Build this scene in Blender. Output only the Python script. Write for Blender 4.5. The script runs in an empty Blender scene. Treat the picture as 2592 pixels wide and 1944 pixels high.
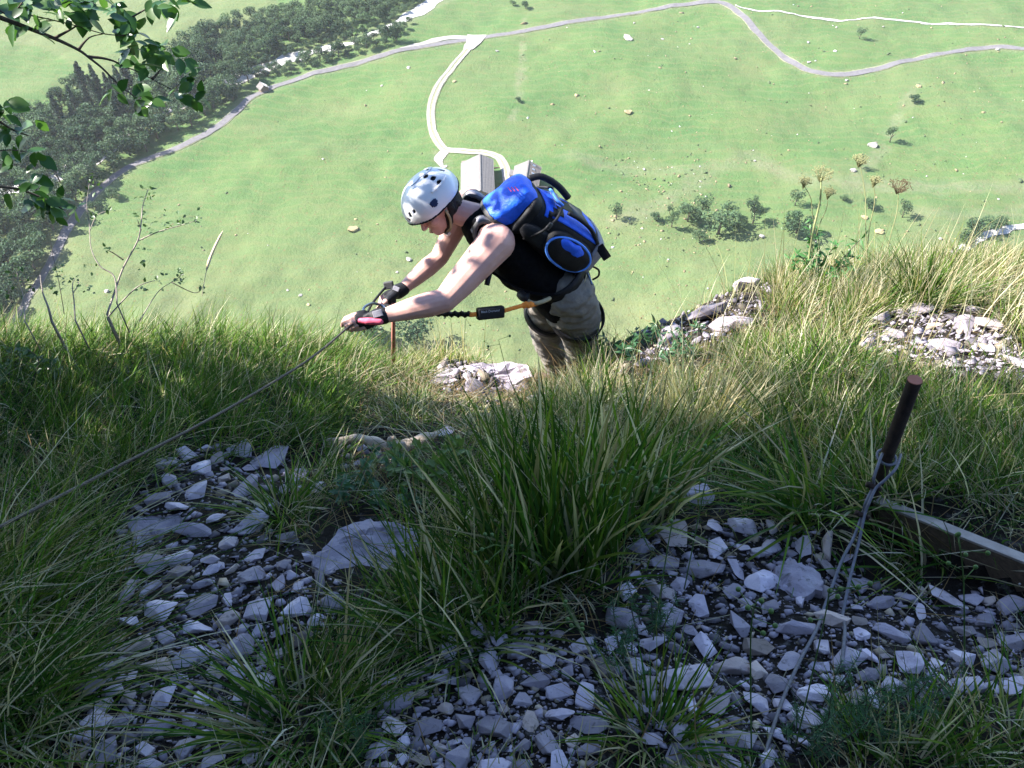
import bpy, bmesh, math, random
import numpy as np
from mathutils import Vector, Matrix

random.seed(7)
RNG = np.random.default_rng(11)
SC = bpy.context.scene
COL = SC.collection

# ------------------------------------------------------------------ camera
FPX = 2245.0                      # focal length in pixels of the 2592 x 1944 picture
PITCH = math.radians(47.0)        # looking down into the valley
CP, SP = math.cos(PITCH), math.sin(PITCH)
cam_d = bpy.data.cameras.new('camera')
cam_d.sensor_width = 36.0
cam_d.lens = 36.0 * FPX / 2592.0
cam_d.clip_start = 0.05
cam_d.clip_end = 9000.0
cam = bpy.data.objects.new('camera', cam_d)
cam.rotation_euler = (math.pi / 2 - PITCH, 0, 0)
COL.objects.link(cam)
SC.camera = cam

# ------------------------------------------------------------------ light
SUN_EL = math.radians(42.0)
SUN_AZ = math.radians(-82.0)      # 0 = +Y (straight ahead), negative = to the left
SUN_DIR = Vector((math.sin(SUN_AZ) * math.cos(SUN_EL), math.cos(SUN_AZ) * math.cos(SUN_EL), math.sin(SUN_EL)))
world = bpy.data.worlds.new('World')
SC.world = world
world.use_nodes = True
wn = world.node_tree
sky = wn.nodes.new('ShaderNodeTexSky')
sky.sky_type = 'NISHITA'
sky.sun_disc = False
sky.sun_elevation = SUN_EL
sky.sun_rotation = SUN_AZ
sky.altitude = 1500
sky.air_density = 1.0
sky.dust_density = 0.6
sky.ozone_density = 1.6
bg = wn.nodes['Background']
wn.links.new(sky.outputs[0], bg.inputs[0])
bg.inputs[1].default_value = 0.108
sun_d = bpy.data.lights.new('sun', 'SUN')
sun_d.energy = 5.0
sun_d.angle = math.radians(0.53)
sun_d.color = (1.0, 0.95, 0.87)
sun = bpy.data.objects.new('sun', sun_d)
sun.rotation_euler = SUN_DIR.to_track_quat('Z', 'Y').to_euler()
sun.location = (0, 0, 30)
COL.objects.link(sun)
SC.view_settings.view_transform = 'Standard'
SC.view_settings.look = 'None'
SC.view_settings.gamma = 1.0
SC.view_settings.exposure = 2.12
SC.cycles.max_bounces = 6
SC.cycles.diffuse_bounces = 3
SC.cycles.transmission_bounces = 4
SC.cycles.volume_bounces = 0
SC.cycles.sample_clamp_indirect = 6.0

# ------------------------------------------------------------------ picture <-> place
def P(u, v, d):
    """point at depth d behind pixel (u, v) of the 2592 x 1944 photograph"""
    a, b = (u - 1296.0) / FPX, (972.0 - v) / FPX
    return Vector((d * a, d * (CP + b * SP), d * (-SP + b * CP)))

def C2W(r, i, t):
    return Vector((r, i * SP - t * CP, i * CP + t * SP))

def proj(x, y, z):
    d = y * CP - z * SP
    return 1296.0 + FPX * x / d, 972.0 - FPX * (y * SP + z * CP) / d, d

# ------------------------------------------------------------------ mesh helpers
def np_mesh(name, V, F, cols=None, smooth=False, cname='col'):
    """V (n,3) array, F (m,3) or (m,4) int array"""
    me = bpy.data.meshes.new(name)
    V = np.asarray(V, np.float32); F = np.asarray(F, np.int32)
    k = F.shape[1]
    me.vertices.add(len(V)); me.vertices.foreach_set('co', V.ravel())
    me.loops.add(F.size); me.loops.foreach_set('vertex_index', F.ravel())
    me.polygons.add(len(F))
    me.polygons.foreach_set('loop_start', np.arange(0, F.size, k, dtype=np.int32))
    me.polygons.foreach_set('loop_total', np.full(len(F), k, np.int32))
    if smooth:
        me.polygons.foreach_set('use_smooth', np.ones(len(F), bool))
    me.update(calc_edges=True)
    if cols is not None:
        ca = me.color_attributes.new(cname, 'FLOAT_COLOR', 'POINT')
        c4 = np.ones((len(V), 4), np.float32); c4[:, :cols.shape[1]] = cols
        ca.data.foreach_set('color', c4.ravel())
    return me

def py_mesh(name, V, F, smooth=False):
    me = bpy.data.meshes.new(name)
    me.from_pydata([tuple(v) for v in V], [], F)
    if smooth:
        me.polygons.foreach_set('use_smooth', [True] * len(me.polygons))
    me.update()
    return me

def link(name, me, mat=None, parent=None, loc=None):
    o = bpy.data.objects.new(name, me)
    if me is not None and mat is not None and len(me.materials) == 0:
        me.materials.append(mat)
    COL.objects.link(o)
    if parent is not None:
        o.parent = parent
    if loc is not None:
        o.location = loc
    return o

def tag(o, label=None, cat=None, group=None, kind=None):
    if label: o['label'] = label
    if cat: o['category'] = cat
    if group: o['group'] = group
    if kind: o['kind'] = kind
    return o

def thing(name, label, cat, loc=(0, 0, 0), group=None):
    o = bpy.data.objects.new(name, None)
    o.empty_display_size = 0.1
    COL.objects.link(o)
    o.location = loc
    return tag(o, label, cat, group)

class MB:
    def __init__(s): s.V = []; s.F = []
    def add(s, V, F):
        n = len(s.V); s.V += [tuple(v) for v in V]; s.F += [tuple(i + n for i in f) for f in F]; return s
    def box(s, c, hx, hy, hz):
        """box from centre and three half-axis vectors"""
        c = Vector(c); hx, hy, hz = Vector(hx), Vector(hy), Vector(hz)
        V = [c + a * hx + b * hy + d * hz for d in (-1, 1) for b in (-1, 1) for a in (-1, 1)]
        F = [(0, 2, 3, 1), (4, 5, 7, 6), (0, 1, 5, 4), (2, 6, 7, 3), (0, 4, 6, 2), (1, 3, 7, 5)]
        return s.add(V, F)
    def tube(s, pts, rad, n=7, cap=True):
        V, F = tube_geo(pts, rad, n, cap); return s.add(V, F)
    def build(s, name, mat, parent=None, smooth=False, bevel=0, loc=None):
        me = py_mesh(name, s.V, s.F, smooth)
        o = link(name, me, mat, parent, loc)
        if bevel:
            m = o.modifiers.new('bevel', 'BEVEL'); m.width = bevel; m.segments = 2
        return o

def tube_geo(pts, rad, n=7, cap=True):
    pts = [Vector(p) for p in pts]
    m = len(pts)
    if not hasattr(rad, '__len__'): rad = [rad] * m
    V = []; F = []
    ref = None
    for k in range(m):
        t = (pts[min(k + 1, m - 1)] - pts[max(k - 1, 0)])
        if t.length < 1e-9: t = Vector((0, 0, 1))
        t.normalize()
        if ref is None:
            ref = Vector((0, 0, 1)) if abs(t.z) < .9 else Vector((1, 0, 0))
        a = (ref - t * ref.dot(t)); a.normalize(); ref = a
        b = t.cross(a)
        for j in range(n):
            an = 2 * math.pi * j / n
            V.append(pts[k] + (a * math.cos(an) + b * math.sin(an)) * rad[k])
    for k in range(m - 1):
        for j in range(n):
            F.append((k * n + j, k * n + (j + 1) % n, (k + 1) * n + (j + 1) % n, (k + 1) * n + j))
    if cap:
        F.append(tuple(range(n - 1, -1, -1))); F.append(tuple(range((m - 1) * n, m * n)))
    return V, F

def smooth_path(pts, sub=6):
    pts = [Vector(p) for p in pts]
    out = []
    n = len(pts)
    for i in range(n - 1):
        p0, p1, p2, p3 = pts[max(i - 1, 0)], pts[i], pts[i + 1], pts[min(i + 2, n - 1)]
        for k in range(sub):
            t = k / sub
            out.append(0.5 * ((2 * p1) + (p2 - p0) * t + (2 * p0 - 5 * p1 + 4 * p2 - p3) * t * t + (3 * p1 - p0 - 3 * p2 + p3) * t ** 3))
    out.append(pts[-1])
    return out

def inpoly(u, v, poly):
    u = np.asarray(u, float); v = np.asarray(v, float)
    ins = np.zeros(u.shape, bool)
    n = len(poly)
    for i in range(n):
        x1, y1 = poly[i]; x2, y2 = poly[(i + 1) % n]
        if y1 == y2: continue
        c = ((y1 > v) != (y2 > v)) & (u < (x2 - x1) * (v - y1) / (y2 - y1) + x1)
        ins ^= c
    return ins

def vnoise(x, y, seed=0):
    """smooth value noise in [-1, 1], arrays"""
    x = np.asarray(x, float); y = np.asarray(y, float)
    xi = np.floor(x).astype(np.int64); yi = np.floor(y).astype(np.int64)
    xf = x - xi; yf = y - yi
    def h(a, b):
        n = (a * 374761393 + b * 668265263 + seed * 1442695041) & 0x7fffffff
        n = ((n ^ (n >> 13)) * 1274126177) & 0x7fffffff
        return ((n ^ (n >> 16)) & 0xffff) / 32767.5 - 1.0
    sx = xf * xf * (3 - 2 * xf); sy = yf * yf * (3 - 2 * yf)
    a = h(xi, yi) * (1 - sx) + h(xi + 1, yi) * sx
    b = h(xi, yi + 1) * (1 - sx) + h(xi + 1, yi + 1) * sx
    return a * (1 - sy) + b * sy

# ------------------------------------------------------------------ material helpers
def new_mat(name):
    m = bpy.data.materials.new(name); m.use_nodes = True
    nt = m.node_tree
    return m, nt, nt.nodes['Principled BSDF']

def nd(nt, typ, **kw):
    n = nt.nodes.new(typ)
    for k, v in kw.items(): setattr(n, k, v)
    return n

def pos_node(nt, local=False):
    if local:
        return nd(nt, 'ShaderNodeTexCoord').outputs['Object']
    return nd(nt, 'ShaderNodeNewGeometry').outputs['Position']

def noise_node(nt, co, scale, detail=4, rough=0.55, stretch=None):
    if stretch:
        mp = nd(nt, 'ShaderNodeMapping'); mp.inputs['Scale'].default_value = stretch
        nt.links.new(co, mp.inputs[0]); co = mp.outputs[0]
    n = nd(nt, 'ShaderNodeTexNoise')
    n.inputs['Scale'].default_value = scale; n.inputs['Detail'].default_value = detail; n.inputs['Roughness'].default_value = rough
    nt.links.new(co, n.inputs['Vector'])
    return n.outputs['Fac']

def ramp(nt, fac, stops):
    r = nd(nt, 'ShaderNodeValToRGB')
    e = r.color_ramp.elements
    while len(e) < len(stops): e.new(0.5)
    for k, (p, c) in enumerate(stops):
        e[k].position = p
        e[k].color = (c[0], c[1], c[2], 1) if hasattr(c, '__len__') else (c, c, c, 1)
    nt.links.new(fac, r.inputs[0])
    return r.outputs[0]

def mixc(nt, fac, a, b, mode='MIX'):
    n = nd(nt, 'ShaderNodeMix', data_type='RGBA', blend_type=mode)
    for s, val in ((0, fac), (6, a), (7, b)):
        if hasattr(val, 'is_linked') or hasattr(val, 'links'):
            nt.links.new(val, n.inputs[s])
        elif hasattr(val, '__len__'):
            n.inputs[s].default_value = (val[0], val[1], val[2], 1)
        else:
            n.inputs[s].default_value = val
    return n.outputs[2]

def bump(nt, bsdf, h, strength=0.4, dist=0.01):
    b = nd(nt, 'ShaderNodeBump'); b.inputs['Strength'].default_value = strength; b.inputs['Distance'].default_value = dist
    nt.links.new(h, b.inputs['Height']); nt.links.new(b.outputs[0], bsdf.inputs['Normal'])

def noisy(name, c1, c2, scale=20, rough=0.8, bstr=0.3, bdist=0.005, local=True, detail=5, stretch=None, spec=0.3, metal=0.0):
    m, nt, b = new_mat(name)
    co = pos_node(nt, local)
    f = noise_node(nt, co, scale, detail, 0.6, stretch)
    nt.links.new(ramp(nt, f, [(0.3, c1), (0.7, c2)]), b.inputs['Base Color'])
    b.inputs['Roughness'].default_value = rough
    b.inputs['Specular IOR Level'].default_value = spec
    b.inputs['Metallic'].default_value = metal
    if bstr:
        bump(nt, b, noise_node(nt, co, scale * 3, 4), bstr, bdist)
    return m

def leafy(name, col=None, attr=None, trans=0.35, rough=0.45, spec=0.35, vary=0.0, tint=(1.15, 1.2, 0.6)):
    """leaf or grass: diffuse + gloss with light passing through"""
    m, nt, b = new_mat(name)
    if attr:
        c = nd(nt, 'ShaderNodeAttribute', attribute_name=attr).outputs['Color']
    else:
        rgb = nd(nt, 'ShaderNodeRGB'); rgb.outputs[0].default_value = (*col, 1); c = rgb.outputs[0]
    if vary:
        oi = nd(nt, 'ShaderNodeObjectInfo').outputs['Random']
        hs = nd(nt, 'ShaderNodeHueSaturation')
        mr = nd(nt, 'ShaderNodeMapRange'); mr.inputs[3].default_value = 1 - vary; mr.inputs[4].default_value = 1 + vary
        nt.links.new(oi, mr.inputs[0]); nt.links.new(mr.outputs[0], hs.inputs['Value'])
        mr2 = nd(nt, 'ShaderNodeMapRange'); mr2.inputs[3].default_value = 0.5 + vary * .06; mr2.inputs[4].default_value = 0.5 - vary * .06
        nt.links.new(oi, mr2.inputs[0]); nt.links.new(mr2.outputs[0], hs.inputs['Hue'])
        nt.links.new(c, hs.inputs['Color']); c = hs.outputs[0]
    nt.links.new(c, b.inputs['Base Color'])
    b.inputs['Roughness'].default_value = rough
    b.inputs['Specular IOR Level'].default_value = spec
    tr = nd(nt, 'ShaderNodeBsdfTranslucent')
    nt.links.new(mixc(nt, 1.0, c, tint, 'MULTIPLY'), tr.inputs[0])
    mx = nd(nt, 'ShaderNodeMixShader'); mx.inputs[0].default_value = trans
    nt.links.new(b.outputs[0], mx.inputs[1]); nt.links.new(tr.outputs[0], mx.inputs[2])
    nt.links.new(mx.outputs[0], nt.nodes['Material Output'].inputs[0])
    return m
# ================================================================== the valley
VZ0 = -200.0
def vz(x, y):
    x = np.asarray(x, float); y = np.asarray(y, float)
    z = VZ0 + 1.5 * np.sin(x / 37 + 1.3) * np.sin(y / 45) + 0.8 * np.sin(x / 17 + y / 23) + 0.35 * np.sin(x / 9 - y / 11 + 2)
    z = z + 0.5 * vnoise(x / 9.0, y / 9.0, 3) + 0.22 * vnoise(x / 3.5, y / 3.5, 5)
    near = np.clip((265 - y) / 60, 0, 1)
    z = z + near * (1.3 * vnoise(x / 8.0 + 40, y / 8.0, 8) + 0.5 * vnoise(x / 3.2, y / 3.2 + 9, 9))
    return z + 0.16 * np.clip(y - 560, 0, 900)

def G(u, v, lift=0.0):
    """point of the valley floor seen at pixel (u, v)"""
    d = P(u, v, 1.0)
    z = VZ0
    for _ in range(8):
        t = z / d.z
        z = float(vz(d.x * t, d.y * t))
    return Vector((d.x * t, d.y * t, z + lift))

GV = lambda pts: [G(*p) for p in pts]

def seg_dist(x, y, pts):
    best = np.full(np.shape(x), 1e9)
    for a, b in zip(pts[:-1], pts[1:]):
        dx, dy = b.x - a.x, b.y - a.y
        L = dx * dx + dy * dy + 1e-9
        t = np.clip(((x - a.x) * dx + (y - a.y) * dy) / L, 0, 1)
        best = np.minimum(best, np.hypot(x - a.x - t * dx, y - a.y - t * dy))
    return best

# lines of the map
ROAD = [(-60, 905), (20, 840), (60, 780), (120, 680), (165, 590), (215, 520), (300, 440), (370, 405), (470, 365), (560, 315), (630, 250), (690, 222), (770, 195), (860, 170), (960, 143),
        (1060, 120), (1180, 102), (1300, 84), (1420, 60), (1540, 43), (1680, 20), (1790, 5), (1835, 10), (1870, 34), (1920, 85), (1970, 134),
        (2030, 172), (2090, 188), (2160, 187), (2240, 170), (2330, 148), (2420, 130), (2510, 121), (2600, 125), (2720, 140)]
TRACK = [(1200, 98), (1180, 130), (1150, 165), (1118, 205), (1096, 250), (1090, 295), (1098, 340), (1118, 372), (1140, 384)]
TRACK2 = [(1132, 381), (1180, 384), (1230, 388), (1262, 400), (1278, 425), (1284, 460), (1288, 500)]
SPUR = [(1128, 384), (1112, 400), (1116, 418), (1130, 424)]
SIDE = [(1010, 128), (1050, 116), (1100, 102), (1150, 94), (1210, 96)]
RIVER = [(1200, -40), (1100, 5), (1040, 40), (970, 75), (900, 105), (820, 125), (740, 145), (640, 180), (540, 225), (440, 275), (350, 318), (290, 362), (215, 415), (120, 455), (30, 478), (-80, 520)]
STREAM = [(2620, 568), (2560, 578), (2500, 596), (2460, 620), (2420, 642), (2402, 668)]
DRY = [(1860, 14), (1900, 25), (1990, 32), (2040, 44), (2110, 52), (2160, 52), (2215, 46), (2330, 58), (2420, 62), (2600, 72)]
roadW, trackW, track2W = GV(ROAD), GV(TRACK), GV(TRACK2)
riverW, streamW, dryW = GV(RIVER), GV(STREAM), GV(DRY)

# valley floor sheet: fine where the picture looks, coarse to the horizon
def axis(lo, hi, step, far_lo, far_hi):
    a = [lo]
    s = step
    left = []
    q = lo
    while q > far_lo:
        s *= 1.35; q -= s; left.append(q)
    mid = list(np.arange(lo, hi + .01, step))
    s = step; q = mid[-1]; right = []
    while q < far_hi:
        s *= 1.35; q += s; right.append(q)
    return np.array(left[::-1] + mid + right)
vxs = axis(-300, 300, 1.7, -2600, 2600)
vys = axis(150, 480, 1.7, 60, 3600)
X, Y = np.meshgrid(vxs, vys)
Z = vz(X, Y)
# masks kept as colours of the ground itself: bare soil and dry grass
dirt = np.zeros_like(X)
for pts, w, a in (([(1450, 395), (1560, 425), (1680, 435), (1800, 430)], 5, .5), ([(1900, 400), (2000, 445), (2180, 470), (2400, 475), (2620, 470)], 5, .65),
                  ([(2330, 540), (2450, 545), (2600, 535)], 4, .45), ([(1560, 560), (1700, 500), (1800, 430), (1900, 395)], 5, .55),
                  ([(2150, 470), (2220, 390), (2260, 320), (2320, 210)], 2.4, .6), ([(1300, 300), (1312, 240), (1320, 160), (1322, 90), (1330, 40)], 1.0, .7),
                  ([(1112, 395), (1125, 425)], 4, .6)):
    q = GV(pts)
    dd = seg_dist(X, Y, q) + 2.5 * vnoise(X / 5, Y / 5, 21)
    dirt = np.maximum(dirt, .6 * a * np.clip(1.3 - dd / w, 0, 1))
rd = np.minimum(seg_dist(X, Y, roadW), seg_dist(X, Y, riverW) - 3)
dirt = np.maximum(dirt, .35 * np.clip(1.6 - rd / 3.0, 0, 1))
dry = np.clip((300 - Y) / 110, 0, 1) * .75 + .35 * np.clip(vnoise(X / 22, Y / 16, 4) + .1, 0, 1)
lf = proj(X, Y, Z)
dry = np.clip(dry + .55 * inpoly(lf[0], lf[1], [(-200, 60), (260, 0), (700, -60), (700, 40), (480, 140), (250, 200), (100, 120)]), 0, 1)
cols = np.stack([dirt.ravel(), dry.ravel(), np.zeros(X.size)], 1)
nyv, nxv = X.shape
ii = np.arange(nyv * nxv).reshape(nyv, nxv)
F = np.stack([ii[:-1, :-1].ravel(), ii[:-1, 1:].ravel(), ii[1:, 1:].ravel(), ii[1:, :-1].ravel()], 1)
me = np_mesh('meadow', np.stack([X.ravel(), Y.ravel(), Z.ravel()], 1), F, cols, True, 'soil')

m_meadow, nt, b = new_mat('meadow_grass')
co = pos_node(nt)
at = nd(nt, 'ShaderNodeAttribute', attribute_name='soil')
sep = nd(nt, 'ShaderNodeSeparateColor'); nt.links.new(at.outputs['Color'], sep.inputs[0])
n1 = noise_node(nt, co, 0.035, 5, 0.6)
n2 = noise_node(nt, co, 0.35, 5, 0.7)
n3 = noise_node(nt, co, 2.2, 3, 0.7)
g = ramp(nt, n1, [(0.3, (.062, .121, .042)), (0.5, (.077, .132, .046)), (0.72, (.106, .146, .056))])
g = mixc(nt, sep.outputs[1], g, (.130, .146, .072))
g = mixc(nt, ramp(nt, n2, [(0.52, 0.0), (0.85, 0.75)]), g, (.145, .152, .076))
g = mixc(nt, ramp(nt, n3, [(0.30, 0.6), (0.46, 0.0)]), g, (.042, .088, .030))
spk = nd(nt, 'ShaderNodeTexVoronoi'); spk.inputs['Scale'].default_value = .33; nt.links.new(co, spk.inputs['Vector'])
g = mixc(nt, ramp(nt, spk.outputs['Distance'], [(.10, .75), (.20, 0.0)]), g, (.12, .10, .05))
spk2 = nd(nt, 'ShaderNodeTexVoronoi'); spk2.inputs['Scale'].default_value = .75; nt.links.new(co, spk2.inputs['Vector'])
g = mixc(nt, ramp(nt, spk2.outputs['Distance'], [(.12, .55), (.24, 0.0)]), g, (.045, .085, .028))
ter = nd(nt, 'ShaderNodeTexWave'); ter.bands_direction = 'Y'; ter.inputs['Scale'].default_value = .055; ter.inputs['Distortion'].default_value = 9; ter.inputs['Detail'].default_value = 4; ter.inputs['Detail Scale'].default_value = 1.2; nt.links.new(co, ter.inputs[0])
g = mixc(nt, ramp(nt, ter.outputs['Fac'], [(.62, 0.0), (.95, .38)]), g, (.125, .14, .06))
d_ = ramp(nt, noise_node(nt, co, 0.9, 5, .7), [(0.3, (.15, .135, .09)), (0.7, (.25, .225, .17))])
sf = nd(nt, 'ShaderNodeMath', operation='MULTIPLY'); nt.links.new(sep.outputs[0], sf.inputs[0])
nt.links.new(ramp(nt, noise_node(nt, co, 0.5, 5, .75), [(0.3, 0.15), (0.62, 1.0)]), sf.inputs[1])
g = mixc(nt, sf.outputs[0], g, d_)
nt.links.new(g, b.inputs['Base Color'])
b.inputs['Roughness'].default_value = 0.95; b.inputs['Specular IOR Level'].default_value = 0.1
bump(nt, b, noise_node(nt, co, 0.8, 6, .75), 0.8, 0.8)
meadow = tag(link('meadow', me, m_meadow), kind='structure')

# roads and tracks: strips laid on the floor
def strip(name, pts, w, mat, lift, sub=8, nw=4, edge=0.0, seed=0, kind='structure', taper=False):
    path = smooth_path(GV(pts), sub)
    V = []; F = []
    n = len(path)
    for k, p in enumerate(path):
        t = path[min(k + 1, n - 1)] - path[max(k - 1, 0)]; t.z = 0; t.normalize()
        s = Vector((t.y, -t.x, 0))
        ww = w(k / (n - 1)) if callable(w) else w
        for j in range(nw + 1):
            f = j / nw * 2 - 1
            e = edge * float(vnoise(k * .37, j * 7.7 + (0 if f < 0 else 50), seed)) if j in (0, nw) else 0
            q = p + s * (f * ww / 2 + e)
            V.append((q.x, q.y, float(vz(q.x, q.y)) + lift))
    for k in range(n - 1):
        for j in range(nw):
            a = k * (nw + 1) + j
            F.append((a, a + nw + 1, a + nw + 2, a + 1))
    o = link(name, py_mesh(name, V, F, True), mat)
    return tag(o, kind=kind)

m_asph = noisy('worn_asphalt', (.10, .095, .102), (.145, .137, .145), 0.6, 0.9, 0.2, 0.02, False)
m_grav = noisy('pale_gravel', (.19, .175, .165), (.32, .30, .285), 1.3, 0.95, 0.6, 0.05, False)
m_bed = noisy('river_gravel', (.26, .25, .245), (.52, .50, .49), 0.8, 0.95, 0.9, 0.25, False)
strip('gravel_verge', ROAD, 3.9, bpy.data.materials['grassy_verge'] if 'grassy_verge' in bpy.data.materials else noisy('grassy_verge', (.13, .15, .07), (.26, .25, .17), 0.9, 0.95, .5, .05, False), 0.16, edge=.35, seed=2)
strip('road', ROAD, 3.3, m_asph, 0.26, edge=.12)
# the farm track: two wheel lines with a grass middle
strip('farm_track', TRACK, 3.6, bpy.data.materials['grassy_verge'], 0.20, edge=.25)
strip('farm_track_yard', TRACK2, 3.4, bpy.data.materials['grassy_verge'], 0.24, edge=.25)
def offs(pts, d):
    path = GV(pts); out = []
    for k, p in enumerate(path):
        t = path[min(k + 1, len(path) - 1)] - path[max(k - 1, 0)]; t.z = 0; t.normalize()
        q = p + Vector((t.y, -t.x, 0)) * d
        out.append(proj(q.x, q.y, q.z)[:2])
    return out
for pts in (TRACK, TRACK2):
    for d in (-1.05, 1.05):
        strip('wheel_track', offs(pts, d), 1.15, m_grav, 0.32, nw=2, edge=.12, seed=5)
strip('track_spur', SPUR, lambda t: 4.2 - 2.4 * t, m_grav, 0.22, edge=.7, seed=6)
strip('side_track', SIDE, lambda t: 2.5 + 3.0 * t, m_grav, 0.21, edge=.4, seed=7)
strip('track_mouth', [(1208, 90), (1196, 110), (1184, 126)], lambda t: 9.5 - 5.5 * t, m_grav, 0.36, edge=.5, seed=8)
strip('river_bed', RIVER, lambda t: 5.4 + 2.0 * math.sin(t * 17) + 1.5 * t, m_bed, 0.18, nw=6, edge=1.8, seed=9)
strip('stream_bed', STREAM, lambda t: 2.0 + 1.6 * math.sin(t * 6) ** 2 * (1 if t < .9 else .4), m_bed, 0.25, edge=.7, seed=10)
for a, c in ((0, 7), (6, 7.6), (7.7, 8.3), (8.4, 9)):
    i0 = int(a); seg = DRY[i0:int(math.ceil(c)) + 1]
    strip('dry_channel', seg, lambda t: 0.5 + 1.1 * abs(math.sin(t * 9 + a)), m_bed, 0.25, edge=.6, seed=int(a * 3))

# the steep flank that falls from the ledge to the valley, below the line of sight
ys = np.concatenate([np.linspace(5.6, 20, 24), np.linspace(22, 150, 60)])
xs = np.concatenate([-np.geomspace(260, 6, 30), np.linspace(-5, 5.5, 16), np.geomspace(6.5, 260, 30)])
X, Y = np.meshgrid(xs, ys)
Z = -9.2 - (Y - 6.0) * 1.46
Z = np.maximum(Z, vz(X, Y) - 3) + .8 * vnoise(X / 3, Y / 3, 31) * np.clip((Y - 6) / 6, 0, 1) + 2.2 * vnoise(X / 14, Y / 14, 32) * np.clip((Y - 8) / 30, 0, 1)
ii = np.arange(X.size).reshape(X.shape)
F = np.stack([ii[:-1, :-1].ravel(), ii[:-1, 1:].ravel(), ii[1:, 1:].ravel(), ii[1:, :-1].ravel()], 1)
m_cliff = noisy('cliff_rock', (.16, .17, .09), (.36, .35, .31), 0.6, 0.95, 0.8, 0.3, False)
tag(link('cliff', np_mesh('cliff', np.stack([X.ravel(), Y.ravel(), Z.ravel()], 1), F, None, True), m_cliff), kind='structure')

# ================================================================== the ledge where climber and photographer stand
CTRL = [  # u, v, depth
 (0, 1944, 1.70), (650, 1944, 1.62), (1296, 1944, 1.56), (1950, 1944, 1.52), (2592, 1944, 1.50),
 (0, 1600, 2.08), (650, 1600, 1.99), (1296, 1600, 1.92), (1950, 1600, 1.88), (2592, 1600, 1.84),
 (0, 1335, 2.52), (400, 1300, 2.50), (926, 1300, 2.42), (1400, 1300, 2.38), (2000, 1300, 2.34), (2592, 1300, 2.28),
 (0, 1100, 3.05), (400, 1100, 3.0), (900, 1100, 2.95), (1400, 1100, 2.88), (2000, 1100, 2.80), (2592, 1100, 2.72),
 (0, 1000, 3.38), (400, 1000, 3.36), (850, 1000, 3.5), (1180, 1020, 3.7), (1500, 1010, 3.60), (1900, 1000, 3.15), (2592, 1000, 3.0),
 (50, 910, 3.75), (400, 900, 3.85), (760, 920, 4.0), (930, 960, 4.1),
 (1130, 960, 4.80), (1250, 950, 4.84), (1200, 915, 4.94), (1120, 925, 4.92), (1180, 990, 4.70), (1280, 985, 4.74), (1440, 985, 5.08), (1350, 960, 4.95),
 (1560, 880, 4.75), (1660, 840, 4.6), (1780, 780, 4.75), (1860, 735, 4.85), (1800, 920, 3.75), (1700, 960, 3.75),
 (2100, 900, 3.5), (2450, 900, 3.35), (2000, 800, 4.05), (2350, 800, 3.75), (2592, 800, 3.65),
 (2050, 720, 4.5), (2300, 720, 4.25), (2592, 740, 4.05), (2250, 690, 4.5), (2500, 690, 4.35)]
pts = [P(u, v, d) for u, v, d in CTRL]
# ground under and behind the photographer, and to both sides
for x in (-6, -3.6, -1.5, 0.3, 1.8, 3.6, 6):
    pts.append(Vector((x, -0.3, -1.22 + .02 * x))); pts.append(Vector((x, -3.0, 0.9))); pts.append(Vector((x, -7.0, 5.0)))
for y, zl, zr in ((0.7, -1.72, -1.6), (1.6, -2.2, -2.0), (2.6, -2.7, -2.42), (3.3, -3.3, -2.8)):
    for x in (-3.0, -6.0): pts.append(Vector((x, y, zl)))
    for x in (3.2, 6.0): pts.append(Vector((x, y, zr)))
# where it breaks away
for x in (-6, -3, -2.0, -1.1): pts += [Vector((x, 3.9, -4.5)), Vector((x, 5.0, -6.7)), Vector((x, 6.5, -9.6))]
pts += [Vector((-.45, 4.05, -4.4)), Vector((-.3, 5.0, -6.3)), Vector((0.3, 5.0, -6.0)), Vector((0, 6.5, -9.6)), Vector((.45, 4.15, -4.5)), Vector((1.2, 4.6, -4.7)), Vector((1.0, 6.5, -9.6))]
for x in (2.0, 2.8, 4, 6): pts += [Vector((x, 4.5, -4.1)), Vector((x, 5.3, -6.2)), Vector((x, 6.5, -9.6))]
C = np.array([tuple(p) for p in pts])
def tps(r2): return np.where(r2 > 1e-12, 0.5 * r2 * np.log(np.maximum(r2, 1e-12)), 0.0)
nC = len(C)
A = np.zeros((nC + 3, nC + 3))
A[:nC, :nC] = tps((C[:, None, 0] - C[None, :, 0]) ** 2 + (C[:, None, 1] - C[None, :, 1]) ** 2) + np.eye(nC) * 0.004
A[:nC, nC] = 1; A[:nC, nC + 1:] = C[:, :2]; A[nC, :nC] = 1; A[nC + 1:, :nC] = C[:, :2].T
W = np.linalg.solve(A, np.concatenate([C[:, 2], np.zeros(3)]))
gx = np.arange(-7, 7.001, 0.04); gy = np.arange(-7, 6.501, 0.04)
X, Y = np.meshgrid(gx, gy)
fl = np.stack([X.ravel(), Y.ravel()], 1)
zz = np.concatenate([tps((q[:, None, 0] - C[None, :, 0]) ** 2 + (q[:, None, 1] - C[None, :, 1]) ** 2) @ W[:nC] + W[nC] + q @ W[nC + 1:] for q in np.array_split(fl, 40)])
TZ = zz.reshape(X.shape)
TZ = TZ + .05 * vnoise(X / .6, Y / .6, 41) + .025 * vnoise(X / .22, Y / .22, 42) + .012 * vnoise(X / .09, Y / .09, 43)

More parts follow.
